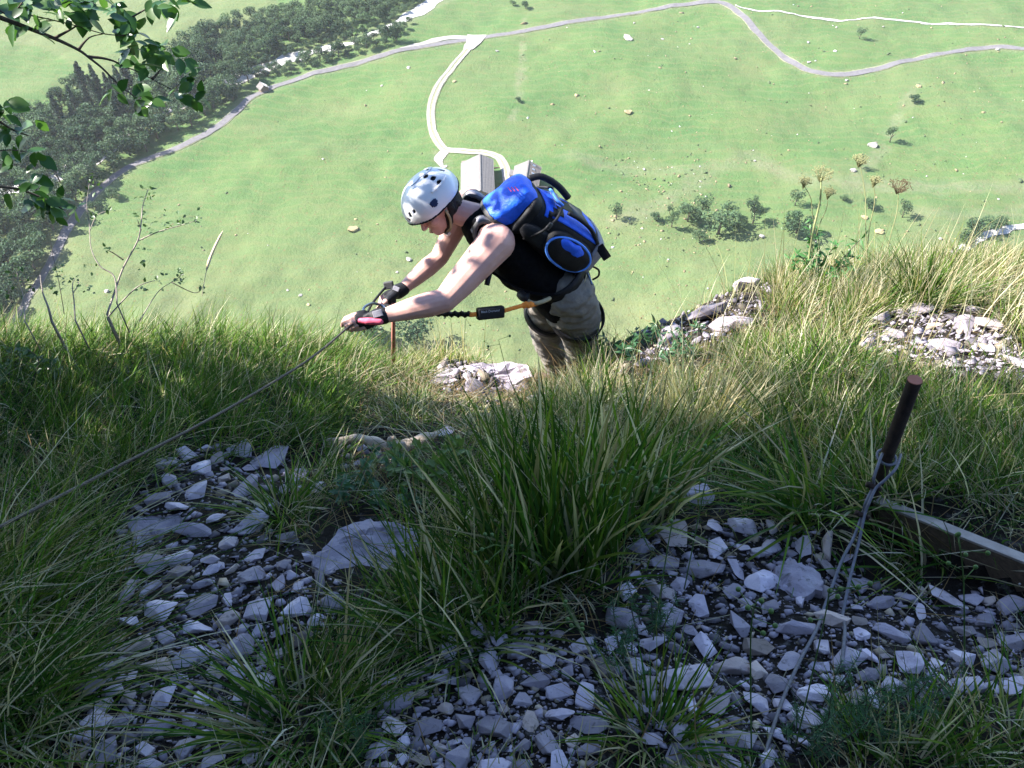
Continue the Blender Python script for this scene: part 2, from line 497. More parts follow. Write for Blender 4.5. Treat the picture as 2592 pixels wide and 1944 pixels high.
# the step held up by the board on the right
bA, bB = P(2215, 1266, 2.255), P(2680, 1453, 1.93)
dxb, dyb = bB.x - bA.x, bB.y - bA.y; Lb = math.hypot(dxb, dyb)
tb_ = ((X - bA.x) * dxb + (Y - bA.y) * dyb) / Lb / Lb; sb_ = ((X - bA.x) * dyb - (Y - bA.y) * dxb) / Lb      # sb_ > 0: camera side
zb_ = bA.z + (bB.z - bA.z) * tb_
fade = np.clip(tb_ / .12, 0, 1) * np.clip((1.3 - tb_) / .15, 0, 1)
front = np.clip(1 - np.clip(sb_, 0, None) / .45, 0, 1) * (sb_ > -.01)
TZ = np.where((sb_ > -.01) & (fade > 0), np.minimum(TZ, TZ * (1 - front * fade) + (zb_ - .125) * front * fade), TZ)
back = (sb_ <= -.01) & (sb_ > -.35) & (fade > 0)
TZ = np.where(back, TZ * (1 - fade * (1 + sb_ / .35)) + (zb_ - .03) * fade * (1 + sb_ / .35), TZ)

def tz(x, y):
    x = np.asarray(x, float); y = np.asarray(y, float)
    fx = np.clip((x - gx[0]) / .04, 0, len(gx) - 1.001); fy = np.clip((y - gy[0]) / .04, 0, len(gy) - 1.001)
    i = fx.astype(int); j = fy.astype(int); a = fx - i; b_ = fy - j
    return (TZ[j, i] * (1 - a) + TZ[j, i + 1] * a) * (1 - b_) + (TZ[j + 1, i] * (1 - a) + TZ[j + 1, i + 1] * a) * b_

def GN(u, v):
    """near-ground points for arrays of pixels; returns (n,3) and hit mask"""
    u = np.asarray(u, float); v = np.asarray(v, float)
    a = (u - 1296) / FPX; b_ = (972 - v) / FPX
    dx, dy, dz = a, CP + b_ * SP, -SP + b_ * CP
    best = np.zeros_like(u); hit = np.zeros(u.shape, bool)
    for d in np.arange(.9, 7.2, .012):
        m = (~hit) & (dz * d < tz(dx * d, dy * d)) & (dy * d < 6.4)
        best[m] = d; hit |= m
    return np.stack([dx * best, dy * best, tz(dx * best, dy * best)], 1), hit
def GN1(u, v):
    p, h = GN([u], [v]); return Vector(p[0])

ii = np.arange(X.size).reshape(X.shape)
F = np.stack([ii[:-1, :-1].ravel(), ii[:-1, 1:].ravel(), ii[1:, 1:].ravel(), ii[1:, :-1].ravel()], 1)
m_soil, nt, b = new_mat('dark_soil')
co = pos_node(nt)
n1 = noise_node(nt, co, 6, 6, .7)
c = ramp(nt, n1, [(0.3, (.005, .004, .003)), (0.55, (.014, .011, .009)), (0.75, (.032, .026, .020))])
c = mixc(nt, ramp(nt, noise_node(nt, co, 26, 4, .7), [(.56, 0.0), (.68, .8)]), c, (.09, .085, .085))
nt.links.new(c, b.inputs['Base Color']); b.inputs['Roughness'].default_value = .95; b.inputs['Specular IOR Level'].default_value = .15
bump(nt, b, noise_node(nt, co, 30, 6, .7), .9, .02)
tag(link('ground', np_mesh('ground', np.stack([X.ravel(), Y.ravel(), TZ.ravel()], 1), F, None, True), m_soil), kind='structure')
# ================================================================== stones of the ledge
PATCH = {
 'path': [(420, 1150), (560, 1130), (700, 1150), (790, 1200), (830, 1240), (700, 1262), (660, 1330), (760, 1390), (800, 1400), (860, 1480), (880, 1530), (760, 1640), (680, 1720), (700, 1800), (640, 1960), (160, 1960), (230, 1720), (300, 1560), (320, 1440), (300, 1360), (340, 1290), (390, 1220)],
 'middle': [(1170, 1575), (1320, 1590), (1450, 1620), (1560, 1610), (1640, 1680), (1560, 1760), (1500, 1960), (930, 1960), (960, 1820), (950, 1740), (1070, 1690)],
 'stake': [(1640, 1340), (1760, 1330), (1950, 1330), (2080, 1350), (2140, 1420), (2230, 1500), (2420, 1490), (2610, 1560), (2610, 1760), (2350, 1760), (2150, 1780), (1960, 1960), (1760, 1960), (1600, 1850), (1540, 1650), (1580, 1480)],
 'knoll': [(2165, 865), (2200, 805), (2310, 765), (2440, 775), (2540, 845), (2610, 920), (2580, 965), (2400, 945), (2250, 905)],
 'ledge': [(1510, 865), (1580, 795), (1680, 770), (1760, 765), (1840, 712), (1940, 692), (1955, 755), (1880, 815), (1800, 865), (1700, 905), (1560, 945)],
 'feet': [(1070, 945), (1120, 922), (1200, 906), (1330, 912), (1380, 960), (1330, 990), (1240, 1012), (1110, 995)],
 'root': [(840, 1150), (900, 1130), (1040, 1140), (1010, 1180), (860, 1190)]}
POLY_ALL = list(PATCH.values())

m_stone, nt, b = new_mat('limestone')
co = pos_node(nt)
oi = nd(nt, 'ShaderNodeObjectInfo').outputs['Random']
n1 = noise_node(nt, co, 14, 6, .65)
c = ramp(nt, n1, [(.28, (.30, .26, .31)), (.5, (.44, .385, .45)), (.75, (.57, .515, .56))])
c = mixc(nt, ramp(nt, oi, [(.0, 0.0), (.72, 0.0), (.95, .75)]), c, (.36, .28, .215))
hv = nd(nt, 'ShaderNodeHueSaturation'); mr = nd(nt, 'ShaderNodeMapRange'); mr.inputs[3].default_value = .40; mr.inputs[4].default_value = 1.28
r2 = nd(nt, 'ShaderNodeMath', operation='FRACT'); r3 = nd(nt, 'ShaderNodeMath', operation='MULTIPLY'); r3.inputs[1].default_value = 7.31
nt.links.new(oi, r3.inputs[0]); nt.links.new(r3.outputs[0], r2.inputs[0]); nt.links.new(r2.outputs[0], mr.inputs[0])
nt.links.new(mr.outputs[0], hv.inputs['Value']); nt.links.new(c, hv.inputs['Color']); c = hv.outputs[0]
c = mixc(nt, ramp(nt, noise_node(nt, co, 55, 3, .6), [(.60, 0.0), (.70, .7)]), c, (.09, .08, .075))
c = mixc(nt, ramp(nt, noise_node(nt, co, 9, 5, .7), [(.56, 0.0), (.75, .55)]), c, (.16, .13, .10))
nt.links.new(c, b.inputs['Base Color']); b.inputs['Roughness'].default_value = .82; b.inputs['Specular IOR Level'].default_value = .3
bump(nt, b, noise_node(nt, co, 60, 7, .75), .55, .008)

m_gravel, nt, b = new_mat('gravel_chips')
c = nd(nt, 'ShaderNodeAttribute', attribute_name='col').outputs['Color']
nt.links.new(c, b.inputs['Base Color']); b.inputs['Roughness'].default_value = .85
bump(nt, b, noise_node(nt, pos_node(nt), 90, 5, .7), .4, .004)

def rock_mesh(name, seed, sx=1, sy=.75, sz=.4, n=16, sub=0, rough=.06):
    r = random.Random(seed)
    bm = bmesh.new()
    for k in range(n):
        d = Vector((r.gauss(0, 1), r.gauss(0, 1), r.gauss(0, 1))).normalized()
        # slabby, broken shape: push towards a box
        mx = max(abs(d.x), abs(d.y), abs(d.z))
        d = d.lerp(d / mx * .8, .55) * r.uniform(.86, 1.08)
        bm.verts.new((d.x * sx * .5, d.y * sy * .5, d.z * sz * .5))
    bmesh.ops.convex_hull(bm, input=bm.verts)
    bmesh.ops.delete(bm, geom=[v for v in bm.verts if not v.link_faces], context='VERTS')
    if sub:
        bmesh.ops.bevel(bm, geom=bm.edges[:], offset=.03 * min(sx, sy, sz), segments=1, affect='EDGES', clamp_overlap=True)
        bmesh.ops.triangulate(bm, faces=bm.faces[:])
        for _ in range(sub):
            bmesh.ops.subdivide_edges(bm, edges=[e for e in bm.edges if e.calc_length() > .07], cuts=1, use_grid_fill=False)
            bmesh.ops.triangulate(bm, faces=bm.faces[:])
        from mathutils import noise
        for v in bm.verts:
            q = v.co * 3.1 + Vector((seed * 3.7, 0, 0))
            nn = noise.noise(q) * .7 + noise.noise(q * 2.7) * .4 + noise.noise(q * 6) * .25
            v.co += v.co.normalized() * nn * rough
    else:
        bmesh.ops.bevel(bm, geom=bm.edges[:], offset=.018 * min(sx, sy), segments=1, affect='EDGES', clamp_overlap=True)
    bmesh.ops.recalc_face_normals(bm, faces=bm.faces[:])
    me = bpy.data.meshes.new(name); bm.to_mesh(me); bm.free()
    me.materials.append(m_stone)
    return me

def ground_normal(x, y, e=.08):
    dzx = (float(tz(x + e, y)) - float(tz(x - e, y))) / (2 * e)
    dzy = (float(tz(x, y + e)) - float(tz(x, y - e))) / (2 * e)
    return Vector((-dzx, -dzy, 1)).normalized()

def lay(o, p, size, yaw, tilt=.25, sink=.28, rnd=random, h=.4):
    nrm = (ground_normal(p[0], p[1]) + Vector((rnd.gauss(0, tilt), rnd.gauss(0, tilt), 0))).normalized()
    q = nrm.to_track_quat('Z', 'Y')
    m = q.to_matrix() @ Matrix.Rotation(yaw, 3, 'Z')
    o.rotation_euler = m.to_euler()
    o.scale = (size, size, size)
    o.location = Vector(p) + nrm * (h * size * (.5 - sink))

rockV = [rock_mesh('stone_shape', 100 + k, 1, random.uniform(.5, .95), random.uniform(.20, .48), random.choice((10, 12, 14, 16))) for k in range(18)]
rr = random.Random(5)

# hand-placed stones that the picture lets one name:  u, v, width px, yaw, tilt, name, label
BIG = [
 (1755, 1268, 125, .2, 'brick-shaped grey stone alone at the top of the stony patch by the stake', 1.0, .55, .45),
 (1728, 1722, 150, .15, 'rounded pale slab between grass stems left of the cable strands', 1.0, .72, .35),
 (1690, 1570, 100, 1.2, 'upright bluish stone behind the feathery plant in the stake patch', 1.0, .7, .5),
 (1312, 1660, 82, .9, 'light blocky stone, second of the row at the top of the middle scree', 1.0, .75, .6),
 (1272, 1625, 66, .2, 'squarish pale stone topmost in the middle scree', 1.0, .9, .55),
 (1385, 1678, 66, 1.4, 'upright pointed pale stone third in the row atop the middle scree', 1.0, .7, .6),
 (1277, 1752, 88, 1.2, 'large oblong blue-grey stone in the centre of the middle scree', 1.0, .68, .5),
 (1008, 1785, 100, -.3, 'dark blue-grey cracked stone at the left rim of the middle scree', 1.0, .75, .42),
 (1536, 1695, 95, 1.0, 'smooth bright oval stone at the right rim of the middle scree', 1.0, .75, .5),
 (1415, 1815, 90, .1, 'flat blue-grey slab low in the middle scree', 1.0, .55, .36),
 (1160, 1930, 90, .8, 'pointed pale stone at the bottom edge of the middle scree', 1.0, .85, .6),
 (1025, 1885, 55, .9, 'small white egg-shaped stone at the lower left of the middle scree', 1.0, .7, .6),
 (512, 1195, 75, 1.3, 'tall pale stone near the top of the left stony path', 1.0, .6, .55),
 (430, 1222, 55, .1, 'round grey stone at the upper left rim of the left path', 1.0, .9, .6),
 (612, 1645, 105, .2, 'large brownish-grey block in the lower half of the left path', 1.0, .75, .5),
 (505, 1600, 90, .6, 'leaning grey slab beside the brownish block on the left path', 1.0, .6, .35),
 (455, 1425, 85, .5, 'grey wedge below the violet slab on the left path', 1.0, .62, .4),
 (455, 1452, 70, .1, 'second grey wedge just under the first below the violet slab', 1.0, .7, .4),
 (535, 1420, 62, .3, 'pale rhombic stone right of the two grey wedges', 1.0, .8, .4),
 (540, 1450, 62, -.1, 'low pale stone under the rhombic one on the left path', 1.0, .6, .4),
 (640, 1470, 85, .4, 'tan angular stone in the middle of the left path', 1.0, .7, .45),
 (715, 1435, 60, 1.0, 'upright cream stone left of the large overgrown slab', 1.0, .7, .5),
 (400, 1850, 110, .5, 'long grey slab at the bottom of the left path', 1.0, .5, .3),
 (470, 1905, 105, .9, 'dull violet slab at the bottom edge of the left path', 1.0, .55, .35),
 (270, 1795, 62, 1.3, 'lone pale stone in the dark soil at the lower left', 1.0, .7, .4),
 (1950, 1395, 85, .7, 'tilted pale block right of the white cap stone in the stake patch', 1.0, .6, .5),
 (1925, 1405, 62, .2, 'white cap stone above the broad jagged slab', 1.0, .75, .5),
 (2015, 1600, 115, -.7, 'long blue-white stone under the left cable strand', 1.0, .48, .4),
 (2110, 1580, 110, -.5, 'bluish slab between the two cable strands', 1.0, .55, .38),
 (2225, 1535, 95, .3, 'tan long stone below the wooden board', 1.0, .45, .4),
 (2250, 1610, 105, -.1, 'pale flat stone right of the cable strands', 1.0, .5, .38),
 (2340, 1620, 100, 1.1, 'round violet-blue stone in the right half of the stake patch', 1.0, .8, .45),
 (2495, 1580, 62, .2, 'ochre stone at the right border under the board', 1.0, .75, .5),
 (2195, 1720, 80, .1, 'cream flat stone above the feathery plants at lower right', 1.0, .55, .4),
 (2060, 1765, 110, .3, 'pale bluish slab at the foot of the right cable strand', 1.0, .6, .4),
 (2225, 815, 90, .8, 'smooth white oval stone at the left rim of the sunlit knoll stones', 1.0, .6, .5),
 (2275, 850, 80, .2, 'broad white slab in the sunlit knoll stones', 1.0, .7, .35),
 (1790, 800, 125, .1, 'tilted white slab on the sunlit ledge beside the climber', 1.0, .6, .35),
 (1640, 815, 190, -.1, 'long bleached rock ridge on the sunlit ledge behind the leafy shrub', 1.0, .45, .4),
 (1850, 832, 130, -.2, 'flat white stone at the right end of the sunlit ledge', 1.0, .55, .35),
 (1575, 850, 150, .4, 'big white boulder next to the climber\'s knee', 1.0, .7, .6),
 (1205, 990, 95, .3, 'low bleached rock in front of the two flat ones', 1.0, .6, .35),
 (1120, 930, 70, .8, 'bleached stone behind the broad flat rock', 1.0, .7, .4),
 (1320, 932, 110, .4, 'bleached rock at the climber\'s feet', 1.0, .6, .25),
 (1890, 728, 95, .2, 'white block uppermost on the sunlit ledge', 1.0, .7, .4),
 (1700, 860, 120, .2, 'white slab among the lance leaves', 1.0, .6, .35),
 (2380, 880, 105, .0, 'bleached slab in the centre of the sunlit knoll stones', 1.0, .6, .3),
 (2440, 830, 80, .5, 'white wedge at the upper right of the sunlit knoll stones', 1.0, .7, .45),
 (960, 1162, 70, .6, 'crooked pale stone leaning under the dead root', 1.0, .6, .7),
 (1130, 1098, 60, .9, 'grey stone at the right end of the dead root', 1.0, .7, .5),
 (1360, 1012, 62, .1, 'single bright white stone in the grass below the climber', 1.0, .7, .5)]
used = [(385, 1352, 130), (925, 1400, 240), (2018, 1468, 125), (1210, 950, 170)]
for k, (u, v, w, yaw, lab, sx, sy, sz) in enumerate(BIG):
    p = GN1(u, v); d = proj(*p)[2]
    me = rock_mesh('rock_shape', 300 + k, sx, sy, sz, 17 if w < 200 else 15, 1 if w < 140 else 2, .045)
    o = link('rock', me)
    lay(o, p, w * d / FPX * 1.05, yaw, .10, .30 if w < 200 else .06, rr, sz)
    tag(o, lab, 'rock')
    used.append((u, v, w))

# slabs whose outline the picture shows: broad faces of broken rock
def slab(outline, lift, thick, lab, seed, tilt=.5, rough=.008):
    cu_ = sum(q[0] for q in outline) / len(outline); cv_ = sum(q[1] for q in outline) / len(outline)
    c0 = GN1(cu_, cv_); nrm = (ground_normal(c0.x, c0.y, .15) * (1 - tilt) + (-c0).normalized() * tilt).normalized()
    c0 = c0 + nrm * lift
    r = random.Random(seed); ring_ = []
    n = len(outline)
    for i in range(n):
        a, b_ = outline[i], outline[(i + 1) % n]
        for k in range(4):
            f = k / 4; u_ = a[0] + (b_[0] - a[0]) * f + r.gauss(0, 3.0); v_ = a[1] + (b_[1] - a[1]) * f + r.gauss(0, 3.0)
            d = P(u_, v_, 1.0); t_ = c0.dot(nrm) / d.dot(nrm); ring_.append(d * t_)
    from mathutils import noise
    V = []; m = len(ring_); rings = (1.0, .97, .8, .6, .4, .2)
    for k, s in enumerate(rings):
        for q in ring_:
            p_ = c0.lerp(q, s); h = rough * (noise.noise(p_ * 16) + .6 * noise.noise(p_ * 42)) + (.006 if k else -.004)
            step = .007 * math.floor(2.2 * noise.noise(p_ * 7 + Vector((seed, 0, 0))))
            V.append(p_ + nrm * (h + (step if k else 0)))
    V.append(c0 + nrm * .006); top = len(V) - 1
    for q in ring_: V.append(c0.lerp(q, 1.03) - nrm * thick * .35)
    for q in ring_: V.append(c0.lerp(q, .85) - nrm * thick)
    F = []
    for k in range(len(rings) - 1):
        for j in range(m): F.append((k * m + j, k * m + (j + 1) % m, (k + 1) * m + (j + 1) % m, (k + 1) * m + j))
    b5 = (len(rings) - 1) * m
    for j in range(m): F.append((b5 + j, b5 + (j + 1) % m, top))
    s0 = top + 1
    for j in range(m):
        F.append((s0 + j, s0 + (j + 1) % m, (j + 1) % m, j)); F.append((s0 + m + j, s0 + m + (j + 1) % m, s0 + (j + 1) % m, s0 + j))
    F.append(tuple(range(s0 + 2 * m - 1, s0 + m - 1, -1)))
    bm = bmesh.new(); vs = [bm.verts.new(v - c0) for v in V]
    for f in F: bm.faces.new([vs[i] for i in f])
    bmesh.ops.recalc_face_normals(bm, faces=bm.faces[:])
    me = bpy.data.meshes.new('slab_shape'); bm.to_mesh(me); bm.free(); me.materials.append(m_stone)
    return tag(link('rock', me, None, None, c0), lab, 'rock')
slab([(788, 1420), (815, 1385), (860, 1340), (905, 1316), (950, 1314), (1000, 1322), (1052, 1338), (1058, 1385), (1010, 1430), (940, 1462), (860, 1478), (808, 1466)], .05, .10, 'largest pale limestone slab, half overgrown, beside the central grass tussock', 3, .45)
slab([(326, 1325), (345, 1308), (400, 1304), (452, 1300), (455, 1330), (432, 1350), (450, 1385), (425, 1412), (375, 1420), (345, 1395), (330, 1360)], .02, .06, 'flat violet-grey slab at the grass edge of the left stony path', 5, .4)
slab([(1950, 1478), (1962, 1440), (1995, 1412), (2025, 1425), (2060, 1440), (2086, 1472), (2078, 1498), (2030, 1516), (1985, 1500)], .03, .06, 'broad pale slab with a jagged edge left of the looped cable', 8, .4)
slab([(1085, 955), (1125, 932), (1180, 924), (1235, 918), (1300, 916), (1338, 928), (1345, 955), (1300, 972), (1245, 996), (1180, 998), (1110, 985)], -.015, .10, 'broad sun-bleached flat rock on the path before the climber', 11, .35, .02)

PLAB = {'path': ('small grey stone scattered on the dark left path', 'small stones of the left path'),
        'middle': ('small blue-grey stone in the shaded middle scree', 'small stones of the middle scree'),
        'stake': ('small blue-grey stone around the stake cable at lower right', 'small stones by the stake cable'),
        'knoll': ('small white stone of the sunlit heap on the right knoll', 'small stones of the sunlit knoll'),
        'ledge': ('small white stone of the sunlit ledge beside the climber', 'small stones of the sunlit ledge'),
        'feet': ('small white stone on the bright patch before the climber', 'small stones before the climber'),
        'root': ('small grey stone beside the dead root', 'small stones beside the dead root')}
cand = []
for key, poly in PATCH.items():
    xs_ = [q[0] for q in poly]; ys_ = [q[1] for q in poly]
    area = abs(sum(poly[i][0] * poly[(i + 1) % len(poly)][1] - poly[(i + 1) % len(poly)][0] * poly[i][1] for i in range(len(poly)))) / 2
    small = key in ('knoll', 'ledge', 'feet', 'root')
    n = int(area / (330 if small else 300))
    sizes = sorted([min(105, 21 * math.exp(rr.gauss(0.30 if not small else -.05, .55))) for _ in range(n)], reverse=True)
    for s in sizes:
        for _ in range(14):
            u = rr.uniform(min(xs_), max(xs_)); v = rr.uniform(min(ys_), max(ys_))
            if not inpoly([u], [v], poly)[0]: continue
            if all((u - a) ** 2 + ((v - b_) * 1.15) ** 2 > (.385 * (s + w)) ** 2 for a, b_, w in used):
                used.append((u, v, s)); cand.append((s, u, v, key)); break
cand.sort(reverse=True)
pg, _h = GN([c[1] for c in cand], [c[2] for c in cand])
NST = 300 - len(BIG)
chipV, chipF, chipC = [], [], []
def add_chip(me_arr, p, size, col, rnd):
    V0, F0 = me_arr
    q = Matrix.Rotation(rnd.uniform(0, 6.28), 3, 'Z'); t = Matrix.Rotation(rnd.gauss(0, .4), 3, 'X')
    nrm = ground_normal(p[0], p[1]).to_track_quat('Z', 'Y').to_matrix()
    M = np.array(nrm @ t @ q)
    base = sum(len(a) for a in chipV)
    chipV.append(V0 @ M.T * size + np.array([p[0], p[1], p[2] + .1 * size])); chipF.append(F0 + base); chipC.append(np.tile(col, (len(V0), 1)))
chip_shapes = []
for k in range(10):
    bm = bmesh.new()
    for _ in range(10):
        d = Vector((rr.gauss(0, 1), rr.gauss(0, 1), rr.gauss(0, 1))).normalized()
        bm.verts.new((d.x * .5, d.y * .5 * rr.uniform(.6, .9), d.z * .25))
    bmesh.ops.convex_hull(bm, input=bm.verts)
    bmesh.ops.delete(bm, geom=[v for v in bm.verts if not v.link_faces], context='VERTS')
    bmesh.ops.triangulate(bm, faces=bm.faces[:]); bm.verts.index_update()
    chip_shapes.append((np.array([tuple(v.co) for v in bm.verts]), np.array([[v.index for v in f.verts] for f in bm.faces]))); bm.free()
def chip_col():
    g_ = rr.uniform(.05, .36)
    return np.array((g_, g_ * .88, g_ * 1.05)) if rr.random() > .15 else np.array((g_ * 1.05, g_ * .86, g_ * .66))
for k, (s, u, v, key) in enumerate(cand):
    p = pg[k]; d = proj(*p)[2]
    if k < NST:
        me = rockV[k % len(rockV)]
        o = link('stone', me)
        lay(o, p, s * d / FPX * 1.12, rr.uniform(0, 6.28), .25, .34, rr, .45)
        reg = ''
        if key == 'path': reg = ', upper part' if v < 1320 else (', middle part' if v < 1600 else ', lower part')
        elif key == 'stake': reg = ', upper left' if v < 1500 and u < 2150 else (', left of the strands' if u < 2000 else (', between or under the strands' if u < 2220 else ', right side'))
        elif key == 'middle': reg = ', upper half' if v < 1750 else ', lower half'
        tag(o, PLAB[key][0] + reg, 'stone', PLAB[key][1] + reg)
    else:
        add_chip(rr.choice(chip_shapes), p, s * d / FPX * 1.1, chip_col(), rr)
# the gravel between them
for key, poly in PATCH.items():
    xs_ = [q[0] for q in poly]; ys_ = [q[1] for q in poly]
    small = key in ('knoll', 'ledge', 'feet', 'root')
    n = {'path': 2600, 'middle': 2000, 'stake': 3600, 'knoll': 1100, 'ledge': 1100, 'feet': 700, 'root': 90}[key]
    uu = RNG.uniform(min(xs_) - 25, max(xs_) + 25, n * 2); vv = RNG.uniform(min(ys_) - 12, max(ys_) + 12, n * 2)
    uj = uu + RNG.normal(0, 16, n * 2); vj = vv + RNG.normal(0, 10, n * 2)
    ok = inpoly(uj, vj, poly)
    pp, hh = GN(uu[ok][:n], vv[ok][:n])
    for p in pp:
        d = proj(*p)[2]
        add_chip(rr.choice(chip_shapes), p, (4 + rr.expovariate(1 / 7.5)) * d / FPX, chip_col(), rr)
me = np_mesh('gravel', np.concatenate(chipV), np.concatenate(chipF), np.concatenate(chipC))
tag(link('gravel', me, m_gravel), 'loose grey limestone gravel between the stones of the ledge', 'gravel', kind='stuff')

# ================================================================== grass
NB = 5
def blades(base, az, lean, length, width, bend, droop, color, tipcol=None):
    """vectorised grass blades: returns V, F, C arrays"""
    n = len(base)
    dirx, diry = np.cos(az), np.sin(az)
    t = np.linspace(0, 1, NB)
    h0 = np.sin(lean); v0 = np.cos(lean)
    H = length[:, None] * (h0[:, None] * t + bend[:, None] * t ** 2)
    U = length[:, None] * (v0[:, None] * t - droop[:, None] * t ** 2.2)
    cx = base[:, 0, None] + dirx[:, None] * H; cy = base[:, 1, None] + diry[:, None] * H; cz = base[:, 2, None] + U
    tw = az + np.pi / 2 + RNG.normal(0, .6, n)
    wx, wy = np.cos(tw), np.sin(tw)
    wd = width[:, None] * np.array([.75, 1.0, .85, .55, 0.04])[None, :] * .5
    L = np.stack([cx - wx[:, None] * wd, cy - wy[:, None] * wd, cz], 2); R = np.stack([cx + wx[:, None] * wd, cy + wy[:, None] * wd, cz], 2)
    V = np.stack([L, R], 2).reshape(n, NB * 2, 3)
    f = np.array([[2 * k, 2 * k + 1, 2 * k + 3, 2 * k + 2] for k in range(NB - 1)])
    F = (np.arange(n)[:, None, None] * NB * 2 + f[None]).reshape(-1, 4)
    tc = color if tipcol is None else tipcol
    tt = np.repeat(t, 2)[None, :, None]
    Cc = color[:, None, :] * (1 - tt) + tc[:, None, :] * tt
    return V.reshape(-1, 3), F, Cc.reshape(-1, 3)

GREEN = np.array([(.046, .125, .018), (.060, .145, .020), (.088, .172, .024), (.032, .090, .020), (.115, .180, .028)])
STRAW = np.array([(.52, .46, .32), (.42, .36, .23), (.62, .57, .43), (.33, .27, .16)])
BROWN = np.array([(.16, .11, .05), (.20, .13, .06)])
m_grass = leafy('grass_blades', attr='col', trans=.42, rough=.6, spec=.12)

def tuft_blades(cx, cy, n, rad, L, width, straw, spread=.6, az0=None, azs=1.2, bend=.35, droop=.22, green=None, z=None):
    a = RNG.uniform(0, 2 * np.pi, n); r = rad * np.sqrt(RNG.uniform(0, 1, n))
    bx, by = cx + r * np.cos(a), cy + r * np.sin(a)
    bz = tz(bx, by) - .01
    if az0 is not None:
        az = np.where(RNG.random(n) < .72, az0 + RNG.normal(0, azs, n), a)
    else:
        az = a + RNG.normal(0, .5, n)
    lean = np.abs(RNG.normal(0, spread, n)) * .75 + .05
    ln = L * RNG.uniform(.45, 1.1, n)
    wd = width * RNG.uniform(.6, 1.25, n)
    bd = bend * RNG.uniform(.2, 1.5, n); dr = droop * RNG.uniform(.2, 1.6, n)
    col = (GREEN if green is None else green)[RNG.integers(0, len(GREEN if green is None else green), n)] * RNG.uniform(.38, 1.32, (n, 1))
    tip = col * np.array([1.2, 1.1, .9])
    s = RNG.random(n)
    isst = s < straw
    col[isst] = STRAW[RNG.integers(0, len(STRAW), isst.sum())] * RNG.uniform(.7, 1.15, (isst.sum(), 1)); tip[isst] = col[isst]
    tp = (~isst) & (RNG.random(n) < straw * 1.2 + .08)
    tip[tp] = STRAW[RNG.integers(0, len(STRAW), tp.sum())] * .8
    return blades(np.stack([bx, by, bz], 1), az, lean, ln, wd, bd, dr, col, tip)

class Pile:
    def __init__(s): s.V = []; s.F = []; s.C = []; s.n = 0
    def add(s, t):
        V, F, C_ = t; s.V.append(V); s.F.append(F + s.n); s.C.append(C_); s.n += len(V)
    def build(s, name, mat, parent=None):
        return link(name, np_mesh(name, np.concatenate(s.V), np.concatenate(s.F), np.concatenate(s.C), True), mat, parent)

# lawn of tufts over the whole ledge
NT = 6200
tx = RNG.uniform(-2.9, 3.4, NT); ty = RNG.uniform(.25, 4.9, NT)
tzv = tz(tx, ty)
tu, tv, td = proj(tx, ty, tzv)
keep = (tu > -420) & (tu < 3000) & (tv < 2250) & (tzv > -4.6)
jit_u = tu + RNG.normal(0, 22, NT); jit_v = tv + RNG.normal(0, 14, NT)
inp = np.zeros(NT, bool)
for poly in POLY_ALL: inp |= inpoly(jit_u, jit_v, poly)
keep &= ~(inp & (RNG.random(NT) < .965))
SLABS = [(915, 1405, 165, 105), (915, 1470, 120, 60), (385, 1352, 85, 70), (1755, 1268, 65, 40), (980, 1135, 190, 45), (990, 1180, 150, 40), (2018, 1468, 85, 60)]
for su, sv, ru, rv in SLABS: keep &= ((tu - su) / ru) ** 2 + ((tv - sv) / rv) ** 2 > 1
BOARDP = [(2120, 1255), (2592, 1400), (2720, 1470), (2720, 1620), (2400, 1540), (2220, 1480), (2080, 1360)]
keep &= ~inpoly(tu, tv, BOARDP)
# trodden hollow in front of the climber
keep &= ~((tu > 1150) & (tu < 1330) & (tv > 950) & (tv < 1030) & (RNG.random(NT) < .6))
pile = Pile()
for x, y, u, v in zip(tx[keep], ty[keep], tu[keep], tv[keep]):
    big = .5 * float(vnoise(x * 1.7, y * 1.7, 51)) + .5
    n = int(RNG.integers(22, 44))
    if u < 900 and v < 1180:                      # left bank: long combed green grass
        w_ = dict(L=.17 + .12 * big, width=.0042, straw=.06, spread=.62, az0=.35 + .5 * float(vnoise(x * .9, y * .9, 52)), azs=.8, bend=.42, droop=.24)
    elif u < 900:                                  # dark grass left of the path and around it
        w_ = dict(L=.14 + .10 * big, width=.0036, straw=.20, spread=.7, az0=.1, azs=1.1, bend=.45, droop=.30)
    elif v < 905 and u > 1480:                     # sunny crest
        w_ = dict(L=.10 + .11 * big, width=.0038, straw=.30, spread=.5, az0=None, bend=.25, droop=.15)
    elif u > 1480 and v < 1260:                    # right slope
        w_ = dict(L=.15 + .13 * big, width=.0036, straw=.15 if u > 1850 else .25, spread=.5, az0=2.0, azs=1.5, bend=.3, droop=.2)
    elif v < 1050:
        w_ = dict(L=.09 + .08 * big, width=.0035, straw=.3, spread=.5, bend=.3, droop=.2)
    else:
        w_ = dict(L=.09 + .08 * big, width=.0034, straw=.24, spread=.65, bend=.4, droop=.28)
    sh_ = 1.0
    for key, poly in PATCH.items():
        for dv in ((15, 35, 60, 90) if key in ('knoll', 'ledge', 'feet') else (25, 60)):
            if inpoly([u], [v - dv], poly)[0]: sh_ = .42
    w_['L'] *= sh_
    pile.add(tuft_blades(x, y, n, .075, **w_))
